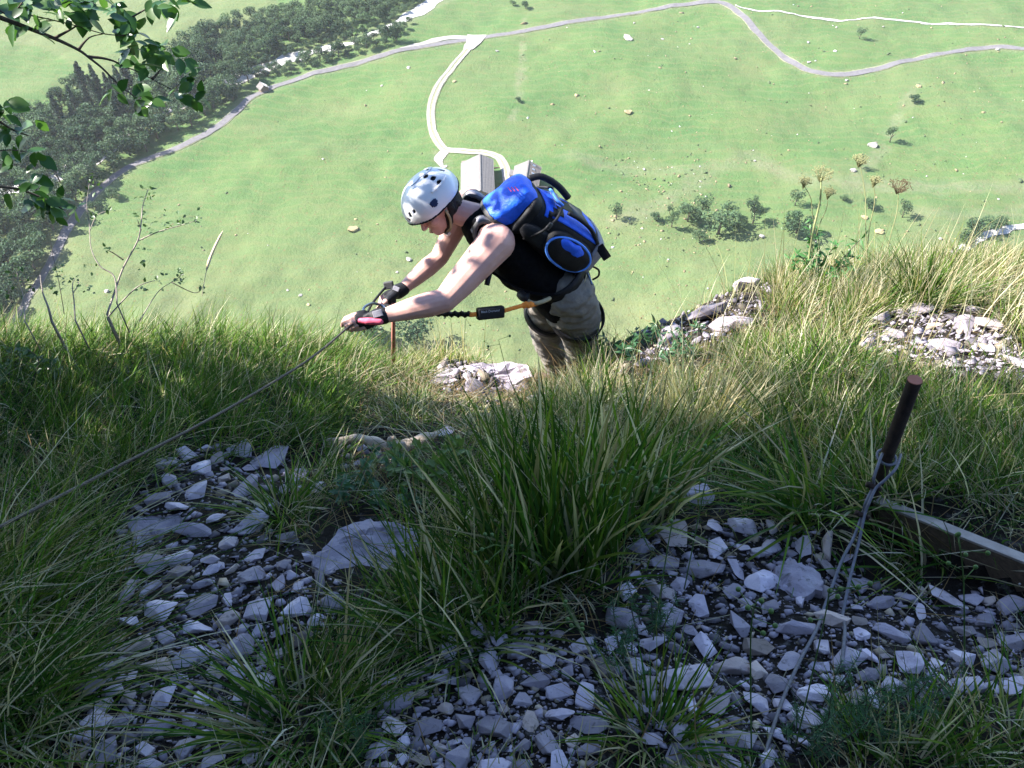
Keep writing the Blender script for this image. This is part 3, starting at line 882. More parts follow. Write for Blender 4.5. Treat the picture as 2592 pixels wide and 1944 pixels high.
# dry thatch lying between the tufts
NTH = 16000
hx = RNG.uniform(-2.8, 3.2, NTH); hy = RNG.uniform(.3, 4.6, NTH); hz = tz(hx, hy)
hu, hv_, hd = proj(hx, hy, hz)
ok = (hu > -200) & (hu < 2800) & (hv_ < 2150) & (hz > -4.4)
ins = np.zeros(NTH, bool)
for poly in POLY_ALL: ins |= inpoly(hu, hv_, poly)
ok &= ~(ins & (RNG.random(NTH) < .93))
n = ok.sum()
pal = np.concatenate([STRAW * .6, BROWN, BROWN])
pile.add(blades(np.stack([hx, hy, hz + .012], 1)[ok], RNG.uniform(0, 6.28, n), RNG.uniform(1.15, 1.5, n), RNG.uniform(.08, .26, n), RNG.uniform(.0015, .0032, n), RNG.normal(0, .15, n), RNG.uniform(-.05, .12, n), pal[RNG.integers(0, len(pal), n)]))
tag(pile.build('grass', m_grass), 'long mixed green and straw grass covering the ledge', 'grass', kind='stuff')

# tufts one can point at
TUFTS = [
 (1390, 1400, 360, .16, .44, .0095, .07, .42, 2.1, .75, .20, .10, 'tall broad-bladed dark green tussock in the middle of the ledge'),
 (1560, 1290, 260, .15, .40, .0080, .16, .45, .9, .9, .30, .15, 'green and brown tussock right behind the tallest one'),
 (1150, 1590, 330, .14, .30, .0060, .10, .55, 2.6, 1.0, .40, .22, 'dense dark tussock between the big pale slab and the middle scree'),
 (770, 1830, 280, .11, .28, .0050, .16, .85, None, 1.0, .5, .34, 'arching tussock between the left path and the middle scree'),
 (-20, 1560, 420, .16, .46, .0052, .14, .7, .15, .55, .6, .36, 'long drooping tussock at the left border above the corner'),
 (-10, 1830, 380, .16, .42, .0052, .16, .7, .3, .6, .6, .36, 'long drooping tussock in the bottom left corner'),
 (2230, 1300, 70, .07, .26, .0060, .12, .6, 2.6, .8, .45, .25, 'bent blades hiding the left end of the wooden board'),
 (720, 1300, 180, .07, .20, .0045, .14, .75, None, 1.0, .4, .28, 'small spreading tuft above the big pale slab'),
 (1660, 1860, 150, .07, .20, .0048, .10, .5, None, 1.0, .35, .2, 'thin upright green tuft at the bottom between the two screes'),
 (2040, 1300, 120, .08, .36, .0080, .10, .7, 3.0, .7, .62, .34, 'broad bent blades sweeping left beside the stake'),
 (2340, 1440, 60, .06, .24, .0060, .12, .7, 2.9, .8, .6, .34, 'low dark tuft under the wooden board'),
 (2330, 1960, 190, .11, .17, .0046, .14, .45, None, 1.0, .35, .2, 'upright green tuft at the bottom right'),
 (2560, 1900, 170, .11, .18, .0046, .2, .5, None, 1.0, .35, .2, 'yellowish green tuft in the bottom right corner'),
 (2330, 770, 300, .11, .34, .0042, .08, .45, None, 1.0, .3, .14, 'fresh dark green tuft behind the sunlit white stones'),
 (1770, 1090, 280, .12, .40, .0038, .85, .28, None, 1.0, .2, .08, 'pale straw tuft of stiff stems right of the tallest tussock'),
 (1085, 918, 110, .09, .20, .0036, .45, .45, None, 1.0, .25, .12, 'sunlit dry tuft behind the left end of the bleached flat rock'),
 (1175, 908, 110, .09, .20, .0036, .35, .45, None, 1.0, .25, .12, 'sunlit green tuft behind the middle of the bleached flat rock'),
 (1265, 900, 110, .09, .22, .0036, .40, .45, None, 1.0, .25, .12, 'sunlit tuft behind the right end of the bleached flat rock'),
 (1345, 905, 100, .08, .20, .0036, .35, .45, None, 1.0, .25, .12, 'sunlit tuft close behind the climber\'s shins'),
 (1000, 960, 260, .14, .24, .0044, .12, .6, .4, .9, .4, .26, 'short green tuft at the foot of the red post')]
for (u, v, n, rad, L, wd, st, sp, az0, azs, bd, dr, lab) in TUFTS:
    p, h = GN([min(max(u, -250), 2800)], [v]); p = p[0]
    pl = Pile(); gr = GREEN * (.8 if 'dark' in lab else 1.0)
    pl.add(tuft_blades(p[0], p[1], n, rad, L, wd, st, sp, az0, azs, bd, dr, gr))
    o = pl.build('grass_tuft', m_grass)
    tag(o, lab, 'grass tuft')

# straw-coloured seed stalks along the sunny crest
pl = Pile()
sx_, sy_ = [], []
uu = np.concatenate([RNG.uniform(1640, 2592, 240), RNG.uniform(1090, 1330, 60), RNG.uniform(1550, 2592, 130)]); vv = np.concatenate([RNG.uniform(665, 800, 240), RNG.uniform(900, 930, 60), RNG.uniform(800, 1100, 130)])
pp, hh = GN(uu, vv); pp = pp[hh]
n = len(pp)
pl.add(blades(pp, RNG.uniform(0, 6.28, n), np.abs(RNG.normal(0, .22, n)), RNG.uniform(.22, .52, n), RNG.uniform(.0022, .0042, n), RNG.uniform(0, .2, n), RNG.uniform(0, .1, n), STRAW[RNG.integers(0, 4, n)]))
tag(pl.build('dry_grass', m_grass), 'dry straw seed stalks standing along the sunny crest', 'grass', kind='stuff')
# ================================================================== the climber
def uvs(n=20, m=12):
    V = [(0, 0, 1)]
    for i in range(1, m):
        th = math.pi * i / m
        for j in range(n):
            ph = 2 * math.pi * j / n
            V.append((math.sin(th) * math.cos(ph), math.sin(th) * math.sin(ph), math.cos(th)))
    V.append((0, 0, -1))
    F = []
    for j in range(n): F.append((0, 1 + j, 1 + (j + 1) % n))
    for i in range(m - 2):
        for j in range(n):
            a = 1 + i * n + j; b_ = 1 + i * n + (j + 1) % n
            F.append((a, a + n, b_ + n, b_))
    l = len(V) - 1
    for j in range(n): F.append((l, 1 + (m - 2) * n + (j + 1) % n, 1 + (m - 2) * n + j))
    return V, F
_UV = uvs()
def ell(c, a, b_, d):
    c = Vector(c); a, b_, d = Vector(a), Vector(b_), Vector(d)
    if a.cross(b_).dot(d) < 0: d = -d
    return [c + a * p[0] + b_ * p[1] + d * p[2] for p in _UV[0]], _UV[1]
def cap(p, q, r0, r1, n=16):
    """tapered capsule"""
    p, q = Vector(p), Vector(q)
    t = q - p; L = t.length; t.normalize()
    pts = []; rad = []
    for k in range(6):
        an = math.pi / 2 * (1 - k / 5) if k < 5 else 0
        pts.append(p - t * r0 * math.sin(an)); rad.append(max(r0 * math.cos(an), 1e-4))
    for k in range(6):
        an = math.pi / 2 * k / 5
        pts.append(q + t * r1 * math.sin(an)); rad.append(max(r1 * math.cos(an), 1e-4))
    return tube_geo(pts, rad, n, True)
def chain(pts, rad):
    return [cap(a, b_, r, s) for a, b_, r, s in zip(pts[:-1], pts[1:], rad[:-1], rad[1:])]

def blob(name, prims, mat, parent, voxel=.006, it=6, wrinkle=None):
    mb = MB()
    for V, F in prims: mb.add(V, F)
    me0 = py_mesh(name + '_src', mb.V, mb.F)
    o = bpy.data.objects.new(name + '_src', me0); COL.objects.link(o)
    r = o.modifiers.new('r', 'REMESH'); r.mode = 'VOXEL'; r.voxel_size = voxel; r.use_smooth_shade = True
    s = o.modifiers.new('s', 'SMOOTH'); s.factor = .5; s.iterations = it
    dg = bpy.context.evaluated_depsgraph_get()
    me = bpy.data.meshes.new_from_object(o.evaluated_get(dg), depsgraph=dg)
    bpy.data.objects.remove(o); bpy.data.meshes.remove(me0)
    me.name = name; me.materials.clear(); me.materials.append(mat)
    if wrinkle:
        from mathutils import noise
        n = len(me.vertices); co = np.empty(n * 3); me.vertices.foreach_get('co', co); nr = np.empty(n * 3); me.vertices.foreach_get('normal', nr)
        co = co.reshape(-1, 3); nr = nr.reshape(-1, 3)
        amp, sc, stretch = wrinkle
        for k in range(n):
            q = Vector(co[k]) * sc; q = Vector((q.x * stretch[0], q.y * stretch[1], q.z * stretch[2]))
            f = noise.noise(q) + .5 * noise.noise(q * 2.1 + Vector((9, 3, 1)))
            co[k] += nr[k] * amp * f
        me.vertices.foreach_set('co', co.ravel()); me.update()
    me.polygons.foreach_set('use_smooth', [True] * len(me.polygons))
    return link(name, me, None, parent)

m_skin, nt, b = new_mat('skin')
co = pos_node(nt)
nt.links.new(ramp(nt, noise_node(nt, co, 14, 4, .6), [(.3, (.50, .275, .235)), (.7, (.62, .365, .31))]), b.inputs['Base Color'])
b.inputs['Roughness'].default_value = .5; b.inputs['Specular IOR Level'].default_value = .35
b.inputs['Subsurface Weight'].default_value = .12; b.inputs['Subsurface Radius'].default_value = (.02, .008, .004); b.inputs['Subsurface Scale'].default_value = .5
bump(nt, b, noise_node(nt, co, 180, 3, .6), .12, .002)
m_black = noisy('black_knit', (.003, .003, .004), (.008, .008, .009), 60, .95, .5, .003, False, spec=.08)
m_nylon = noisy('black_nylon', (.006, .006, .008), (.015, .015, .018), 90, .6, .4, .002, False, spec=.25)
m_khaki = noisy('khaki_cloth', (.155, .140, .125), (.23, .21, .188), 26, .9, .6, .006, False, spec=.15)
m_tan = noisy('tan_webbing', (.30, .25, .15), (.40, .34, .22), 60, .8, .3, .002, False)
m_orange = noisy('orange_webbing', (.80, .22, .03), (.95, .32, .05), 80, .7, .4, .002, False)
m_hair = noisy('dark_hair', (.010, .007, .006), (.028, .020, .016), 120, .6, .9, .004, False, stretch=(1, 1, .3))
m_pink = noisy('pink_glove_panel', (.55, .05, .11), (.80, .16, .24), 70, .6, .4, .002, False)
m_bluec = noisy('blue_nylon', (.010, .085, .62), (.020, .14, .85), 30, .5, .5, .006, False, spec=.4)
m_bluel = noisy('light_blue_piping', (.07, .22, .80), (.12, .32, .90), 40, .5, .2, .002, False)
m_grey = noisy('grey_nylon', (.20, .195, .23), (.28, .27, .31), 40, .6, .4, .003, False)
m_dgrey = noisy('dark_grey_nylon', (.05, .05, .052), (.09, .088, .09), 40, .6, .4, .003, False)
m_steelblue = noisy('anodised_metal', (.10, .14, .22), (.16, .20, .30), 60, .35, .1, .001, False, metal=.7)
m_dark = noisy('dark_recess', (.008, .008, .012), (.014, .014, .02), 40, .9, 0, 0, False)
m_navy = noisy('navy_patch', (.010, .018, .06), (.016, .028, .09), 40, .5, 0, 0, False)
m_silver = noisy('silver_buckle', (.5, .5, .52), (.6, .6, .62), 60, .3, .1, .001, False, metal=.8)

def orth(u, f):
    u = u.normalized(); f = (f - u * f.dot(u)).normalized(); return u, f, u.cross(f)      # up, forward, left
# frames
Ut, Ft, St = orth(C2W(-.74, .37, .56), C2W(-.63, -.66, -.39))
Uh, Fh, Lh = orth(C2W(-.60, .58, .55), C2W(-.64, -.76, .08))
LS, EL, WL = P(1256, 614, 3.98), P(1126, 760, 3.90), P(966, 801, 3.86)
RS, ER, WR = P(1186, 512, 4.28), P(1112, 652, 4.33), P(1017, 733, 4.25)
NBs = P(1208, 550, 4.12)
HC = P(1097, 512, 4.06)
spine = [P(1238, 575, 4.15), P(1290, 612, 4.19), P(1335, 655, 4.24), P(1380, 700, 4.30), P(1420, 738, 4.36)]
HLp, KLp, ALp = P(1452, 752, 4.26), P(1470, 862, 4.62), P(1478, 965, 5.02)
HRp, KRp, ARp = P(1388, 748, 4.50), P(1386, 852, 4.85), P(1428, 958, 5.14)

person = thing('person', 'climber in white helmet and black tank top leaning to grip the cable', 'person', (ALp + ARp) / 2 - Vector((0, 0, .1)))
def ch(o):       # children keep world coordinates
    o.matrix_parent_inverse = Matrix.Translation(person.location).inverted(); return o

# --- skin: head, neck, arms, hands as one surface
pr = []
pr.append(ell(HC + Uh * .01, Fh * .100, Lh * .080, Uh * .108))
pr.append(ell(HC + Fh * .035 - Uh * .070, Fh * .062, Lh * .060, Uh * .062))
pr.append(ell(HC + Fh * .068 - Uh * .108, Fh * .030, Lh * .034, Uh * .026))
pr.append(cap(HC + Fh * .098 - Uh * .018, HC + Fh * .116 - Uh * .050, .010, .013))
pr.append(ell(HC + Fh * .110 - Uh * .054, Fh * .012, Lh * .017, Uh * .010))
pr.append(ell(HC + Fh * .092 + Uh * .004, Fh * .016, Lh * .060, Uh * .016))
pr.append(ell(HC + Fh * .066 + Lh * .042 - Uh * .045, Fh * .026, Lh * .024, Uh * .026))
pr.append(ell(HC + Fh * .066 - Lh * .042 - Uh * .045, Fh * .026, Lh * .024, Uh * .026))
pr.append(ell(HC + Fh * .092 - Uh * .082, Fh * .014, Lh * .026, Uh * .008))
pr.append(ell(HC + Fh * .090 - Uh * .094, Fh * .013, Lh * .023, Uh * .008))
for s in (1, -1):
    pr.append(ell(HC + Lh * s * .082 - Uh * .035 - Fh * .012, Fh * .020, Lh * .009, Uh * .032))
pr += chain([HC - Uh * .06 - Fh * .02, NBs, spine[0]], [.058, .064, .085])
pr.append(ell(LS, Ut * .075, Ft * .085, St * .08))
pr += chain([spine[0] + St * .05, LS, LS.lerp(EL, .35), LS.lerp(EL, .72), EL], [.07, .086, .076, .066, .053])
pr += chain([EL, EL.lerp(WL, .28), EL.lerp(WL, .6), WL], [.053, .056, .046, .031])
pr += chain([spine[0] - St * .05, RS, RS.lerp(ER, .45), ER], [.07, .07, .056, .045])
pr += chain([ER, ER.lerp(WR, .3), ER.lerp(WR, .65), WR], [.045, .047, .039, .028])
# left hand over the cable
KL = P(922, 806, 3.865)
pr.append(ell(WL.lerp(KL, .6), (KL - WL) * .72, C2W(.05, .036, .01), C2W(0, .008, .020)))
LF = [[(922, 792, 3.87), (896, 797, 3.855), (874, 806, 3.868), (868, 815, 3.885)], [(918, 800, 3.86), (890, 806, 3.845), (868, 816, 3.86), (866, 825, 3.88)],
      [(920, 810, 3.855), (893, 816, 3.84), (876, 826, 3.855), (878, 834, 3.875)], [(926, 818, 3.86), (902, 824, 3.85), (888, 832, 3.86), (890, 838, 3.875)]]
for k, f in enumerate(LF): pr += chain([P(*q) for q in f], [.0115, .0105, .0095, .008])
pr += chain([P(950, 812, 3.86), P(925, 828, 3.86), P(903, 834, 3.875), P(890, 828, 3.89)], [.015, .013, .011, .009])
# right hand closed round the carabiner
KR = P(982, 751, 4.22)
pr.append(ell(WR.lerp(KR, .55), (KR - WR) * .75, C2W(.022, .036, .0), C2W(0, .004, .022)))
RF = [[(985, 741, 4.22), (966, 752, 4.20), (961, 768, 4.20), (970, 776, 4.21)], [(987, 749, 4.21), (970, 763, 4.19), (968, 779, 4.195), (979, 784, 4.21)],
      [(991, 757, 4.205), (978, 772, 4.185), (978, 786, 4.19), (988, 789, 4.205)], [(996, 763, 4.21), (988, 777, 4.19), (989, 789, 4.195), (998, 790, 4.21)]]
for f in RF: pr += chain([P(*q) for q in f], [.0115, .0105, .0095, .008])
pr += chain([P(1000, 745, 4.21), P(978, 762, 4.175), P(962, 776, 4.18), P(955, 782, 4.19)], [.015, .013, .011, .009])
ch(blob('body', pr, m_skin, person, .0042, 3))

# face details
for s in (1, -1):
    e = MB(); e.add(*ell(HC + Fh * .090 + Lh * s * .032 - Uh * .018, Fh * .010, Lh * .013, Uh * .008))
    ch(e.build('eye', noisy('eye_white', (.5, .5, .5), (.6, .6, .6), 40, .3, 0, 0, False), person, True))
    e = MB(); e.tube(smooth_path([HC + Fh * .098 + Lh * s * .014 - Uh * .001, HC + Fh * .100 + Lh * s * .034 + Uh * .005, HC + Fh * .086 + Lh * s * .054 - Uh * .001], 4), [.004] * 9, 6)
    ch(e.build('eyebrow', m_hair, person, True))
e = MB(); e.add(*ell(HC + Fh * .104 - Uh * .088, Fh * .005, Lh * .024, Uh * .0035))
ch(e.build('mouth', noisy('lips', (.30, .10, .09), (.36, .13, .11), 40, .5, 0, 0, False), person, True))
# hair at the nape and along the jaw
hp = [ell(HC - Fh * .040 - Uh * .045, Fh * .078, Lh * .088, Uh * .075), ell(HC - Fh * .055 - Uh * .085, Fh * .052, Lh * .070, Uh * .055),
      cap(HC + Lh * .075 - Uh * .03 - Fh * .03, HC + Lh * .060 - Uh * .095 + Fh * .012, .024, .018), cap(HC + Lh * .060 - Uh * .095 + Fh * .012, HC - Uh * .125 + Fh * .05, .018, .018),
      cap(HC - Lh * .075 - Uh * .03 - Fh * .03, HC - Lh * .060 - Uh * .095 + Fh * .012, .024, .018), cap(HC - Lh * .060 - Uh * .095 + Fh * .012, HC - Uh * .125 + Fh * .05, .018, .018)]
ch(blob('hair', hp, m_hair, person, .006, 3, (.005, 60, (1, 1, .5))))

# --- black tank top
tp = []
halfs = [(.165, .105), (.178, .122), (.170, .125), (.165, .122), (.182, .135)]
for k in range(len(spine)):
    s, f = halfs[k]
    tp.append(ell(spine[k] + Ft * .012, St * s, Ft * f, Ut * .135))
    if k:
        q = spine[k - 1].lerp(spine[k], .5); tp.append(ell(q + Ft * .012, St * (s + halfs[k - 1][0]) / 2, Ft * (f + halfs[k - 1][1]) / 2, Ut * .12))
for s in (1, -1):
    tp.append(cap(spine[0] + St * s * .10 + Ft * .06, NBs + St * s * .105 + Ut * .035 - Ft * .01, .036, .030))
    tp.append(cap(NBs + St * s * .105 + Ut * .035 - Ft * .01, spine[0] + St * s * .10 - Ft * .07, .030, .036))
tp.append(ell(P(1408, 716, 4.335), C2W(0, 0, 0) + orth(C2W(-.50, .60, .62), C2W(-.72, -.66, .1))[2] * .184, orth(C2W(-.50, .60, .62), C2W(-.72, -.66, .1))[1] * .144, orth(C2W(-.50, .60, .62), C2W(-.72, -.66, .1))[0] * .075))
tp.append(ell(spine[2] + Ft * .05, St * .15, Ft * .115, Ut * .17))
ch(blob('tank_top', tp, m_black, person, .008, 5, (.006, 14, (1, 1, 1))))

# --- trousers
lp = [ell(spine[4] + C2W(.02, -.055, -.03), St * .172, Ft * .125, Ut * .085)]
lp += chain([HLp + Vector((-.02, .02, -.01)), HLp.lerp(KLp, .4), HLp.lerp(KLp, .8), KLp], [.128, .122, .100, .092])
lp += chain([KLp, KLp.lerp(ALp, .45), ALp], [.092, .088, .078])
lp += chain([HRp + Vector((0, 0, -.01)), HRp.lerp(KRp, .45), KRp], [.12, .108, .088])
lp += chain([KRp, KRp.lerp(ARp, .45), ARp], [.088, .082, .074])
ch(blob('trousers', lp, m_khaki, person, .009, 4, (.010, 13, (1, 1, 2.2))))
for a, s in ((ALp, 1), (ARp, -1)):
    f = Vector((-.9, .35, 0)).normalized()
    ch(blob('boot', [cap(a + Vector((0, 0, .04)), a + Vector((0, 0, -.05)), .062, .062), cap(a + Vector((0, 0, -.06)) - f * .04, a + f * .15 + Vector((0, 0, -.065)), .05, .045)],
            noisy('brown_leather', (.06, .04, .028), (.10, .07, .05), 30, .7, .4, .003, False), person, .008, 4))

# --- gloves: fingerless, black
gl = [cap(WL.lerp(KL, -.12), WL.lerp(KL, .25), .036, .038), ell(WL.lerp(KL, .58), (KL - WL) * .70, C2W(.05, .042, .012), C2W(0, .010, .026))]
for f in LF: gl.append(cap(P(*f[0]), P(*f[0]).lerp(P(*f[1]), .6), .0150, .0140))
gl.append(cap(P(950, 812, 3.86), P(930, 825, 3.86), .019, .017))
glo = ch(blob('glove', gl, m_nylon, person, .005, 3)); glo['label'] = 'black fingerless glove with a pink side panel'
pn = blob('glove_panel', [cap(P(962, 814, 3.835), P(930, 813, 3.830), .015, .016), cap(P(930, 813, 3.830), P(912, 812, 3.832), .016, .012)], m_pink, person, .004, 2); ch(pn)
mb = MB(); mb.box(P(956, 794, 3.822), C2W(.020, .006, 0), C2W(-.004, .014, .002), C2W(0, 0, .004)); ch(mb.build('glove_tab', m_grey, person, bevel=.002))
gl = [cap(WR.lerp(KR, -.1), WR.lerp(KR, .3), .034, .037), ell(WR.lerp(KR, .58), (KR - WR) * .72, C2W(.024, .042, .0), C2W(0, .006, .028))]
for f in RF: gl.append(cap(P(*f[0]), P(*f[0]).lerp(P(*f[1]), .65), .0150, .0138))
gl.append(cap(P(1000, 745, 4.21), P(982, 759, 4.18), .019, .017))
ch(blob('glove', gl, m_nylon, person, .005, 3))
mb = MB(); mb.box(P(1003, 731, 4.20), C2W(.014, -.006, 0), C2W(.004, .010, .002), C2W(0, 0, .005)); ch(mb.build('glove_tab', m_grey, person, bevel=.002))

# --- harness: belt, leg loops, tie-in
def ring(c, a, b_, w, up, th, n=40, arc=(0, 2 * math.pi), flat=True):
    """band: ellipse a,b (vectors), height w along up, thickness th"""
    V = []; F = []
    full = abs(arc[1] - arc[0] - 2 * math.pi) < 1e-6
    for k in range(n + (0 if full else 1)):
        an = arc[0] + (arc[1] - arc[0]) * k / n
        o_ = a * math.cos(an) + b_ * math.sin(an); q = c + o_; e = o_.normalized()
        V += [q - up * w / 2, q + up * w / 2, q + up * w / 2 + e * th, q - up * w / 2 + e * th]
    m = n if full else n
    for k in range(m):
        A_ = 4 * k; B_ = 4 * ((k + 1) % (len(V) // 4))
        for j in range(4): F.append((A_ + j, A_ + (j + 1) % 4, B_ + (j + 1) % 4, B_ + j))
    return V, F
Up_, Fp_, Sp_ = orth(C2W(-.50, .60, .62), C2W(-.72, -.66, .1))
bc = P(1410, 716, 4.335)
mb = MB(); mb.add(*ring(bc, Sp_ * .186, Fp_ * .146, .050, Up_, .007)); ch(mb.build('harness_belt', m_nylon, person, True))
for dz_ in (.021, -.021):
    mb = MB(); mb.add(*ring(bc + Up_ * dz_, Sp_ * .190, Fp_ * .150, .007, Up_, .007)); ch(mb.build('belt_edging', m_tan, person, True))
for h, k, r in ((HLp, KLp, .134), (HRp, KRp, .122)):
    q = h.lerp(k, .42); ax = ((k - h).normalized() + C2W(-.35, .1, 0)).normalized()
    a_ = ax.orthogonal().normalized(); b__ = ax.cross(a_)
    mb = MB(); mb.add(*ring(q, a_ * r, b__ * r, .042, ax, .007)); ch(mb.build('leg_loop', m_nylon, person, True))
mb = MB(); mb.tube(smooth_path([P(1392, 755, 4.12), P(1372, 764, 4.08), P(1352, 768, 4.07), P(1332, 760, 4.10)], 5), .010, 8); ch(mb.build('tie_in_loop', m_tan, person, True))
mb = MB(); mb.tube(smooth_path([P(1318, 745, 4.13), P(1326, 752, 4.10), P(1338, 754, 4.09)], 4), .022, 8); ch(mb.build('belay_ring', m_nylon, person, True))
mb = MB(); mb.tube(smooth_path([P(1492, 672, 4.26), P(1514, 682, 4.25), P(1515, 698, 4.25), P(1500, 708, 4.27)], 5), .005, 6); ch(mb.build('gear_loop', m_nylon, person, True))
mb = MB(); mb.tube(smooth_path([P(1486, 690, 4.18), P(1493, 705, 4.17), P(1499, 721, 4.17)], 4), .005, 6); ch(mb.build('gear_clip', m_steelblue, person, True))

# --- helmet
helmet = thing('helmet', 'white climbing helmet with dark vents on the climber\'s head', 'helmet', HC - Uh * .05)
def chh(o, root):
    o.matrix_parent_inverse = Matrix.Translation(root.location).inverted(); return o
HO = HC + Uh * .022 - Fh * .004
HA = (.146, .122, .120)           # forward, left, up
def dome(fr, n=96, m=60, scale=1.0, th=.004):
    """patch of the helmet ellipsoid where fr(theta, phi) holds; th thickness outward"""
    V = []; idx = {}; F = []
    def vid(i, j, lay_):
        j %= n
        k = (i, j, lay_)
        if k not in idx:
            t_ = math.pi * .66 * i / m; ph = 2 * math.pi * j / n
            x, y, z = math.sin(t_) * math.cos(ph), math.sin(t_) * math.sin(ph), math.cos(t_)
            sx = scale + (th if lay_ else 0) / .13
            bulge = 1 + .018 * math.cos(6 * ph) * math.sin(t_) ** 2
            V.append(HO + (Fh * x * HA[0] * bulge + Lh * y * HA[1] * bulge + Uh * z * HA[2]) * sx); idx[k] = len(V) - 1
        return idx[k]
    sel = {(i, j) for i in range(m) for j in range(n) if fr(math.pi * .66 * (i + .5) / m, 2 * math.pi * (j + .5) / n)}
    for i, j in sel:
        F.append((vid(i, j, 1), vid(i + 1, j, 1), vid(i + 1, j + 1, 1), vid(i, j + 1, 1)))
        F.append((vid(i, j, 0), vid(i, j + 1, 0), vid(i + 1, j + 1, 0), vid(i + 1, j, 0)))
        for (di, dj, a_, b__) in ((-1, 0, (i, j), (i, j + 1)), (1, 0, (i + 1, j + 1), (i + 1, j)), (0, -1, (i + 1, j), (i, j)), (0, 1, (i, j + 1), (i + 1, j + 1))):
            if (i + di, (j + dj) % n) not in sel:
                F.append((vid(*a_, 1), vid(*b__, 1), vid(*b__, 0), vid(*a_, 0)))
    return V, F
def rim(ph):                       # rim lower at the back of the ears, higher over the brow
    return 1.62 + .20 * abs(math.sin(ph)) - .02 * math.cos(ph) + .10 * max(0, -math.cos(ph))
m_shell, nt, b = new_mat('white_helmet_shell')
nt.links.new(ramp(nt, noise_node(nt, pos_node(nt), 9, 3, .5), [(.3, (.60, .60, .63)), (.7, (.68, .68, .71))]), b.inputs['Base Color'])
b.inputs['Roughness'].default_value = .28; b.inputs['Specular IOR Level'].default_value = .5
# vents: (theta, phi, half theta, half phi)
VENTS = [(.52, 2.15, .085, .20), (.80, 2.10, .095, .14), (1.06, 2.02, .095, .115), (.56, 3.0, .08, .16), (1.02, 2.75, .15, .06), (1.26, .40, .11, .075), (1.20, .64, .075, .065), (1.42, .22, .09, .06),
         (.55, -2.0, .055, .12), (.78, -2.02, .06, .085), (1.02, -2.02, .065, .07), (1.28, -.42, .07, .05)]
def in_vent(t_, ph):
    for a_, c_, ht, hp_ in VENTS:
        dp = (ph - c_ + math.pi) % (2 * math.pi) - math.pi
        if ((t_ - a_) / ht) ** 2 + (dp / hp_) ** 2 < 1: return True
    return False
def in_patch(t_, ph):
    dp = (ph - 1.38 + math.pi) % (2 * math.pi) - math.pi
    return ((t_ - 1.38) / .15) ** 2 + (dp / .125) ** 2 < 1 and t_ > 1.27
mb = MB(); mb.add(*dome(lambda t_, p_: t_ < rim(p_) and not in_vent(t_, p_), 150, 96)); sh = chh(mb.build('shell', m_shell, helmet, True), helmet)
mb = MB(); mb.add(*dome(lambda t_, p_: t_ < rim(p_) - .04, 60, 40, .95, .002)); chh(mb.build('liner', m_dark, helmet, True), helmet)
mb = MB(); mb.add(*dome(lambda t_, p_: rim(p_) - .015 < t_ < rim(p_) + .045, 150, 96, .985, .008)); chh(mb.build('rim_trim', m_dark, helmet, True), helmet)
mb = MB(); mb.add(*dome(in_patch, 150, 96, 1.0, .0062)); chh(mb.build('side_badge', m_navy, helmet, True), helmet)
mb = MB(); mb.add(*dome(lambda t_, p_: abs(t_ - (.30 + .42 * max(0, math.cos(p_ - 3.6)))) < .03 and abs((p_ - 2.3 + math.pi) % (2 * math.pi) - math.pi) < 1.5, 150, 96, 1.0, .0075)); chh(mb.build('ridge', m_shell, helmet, True), helmet)
mb = MB(); mb.add(*dome(lambda t_, p_: abs(t_ - 1.12 - .12 * (p_ - 1.9)) < .035 and 1.55 < p_ < 2.4, 150, 96, 1.0, .010)); chh(mb.build('lamp_clip', m_shell, helmet, True), helmet)
# chin strap
for s in (1, -1):
    pth = smooth_path([HO + Lh * s * .116 - Uh * .045 + Fh * .012, HC + Lh * s * .088 - Uh * .075 + Fh * .012, HC + Lh * s * .055 - Uh * .125 + Fh * .035, HC - Uh * .142 + Fh * .055], 5)
    mb = MB(); mb.tube(pth, .0065, 6); chh(mb.build('chin_strap', m_tan, helmet, True), helmet)
mb = MB(); mb.box(HC - Uh * .148 + Fh * .055 + Lh * .02, Lh * .016, Fh * .010, Uh * .007); chh(mb.build('buckle', m_silver, helmet, bevel=.002), helmet)

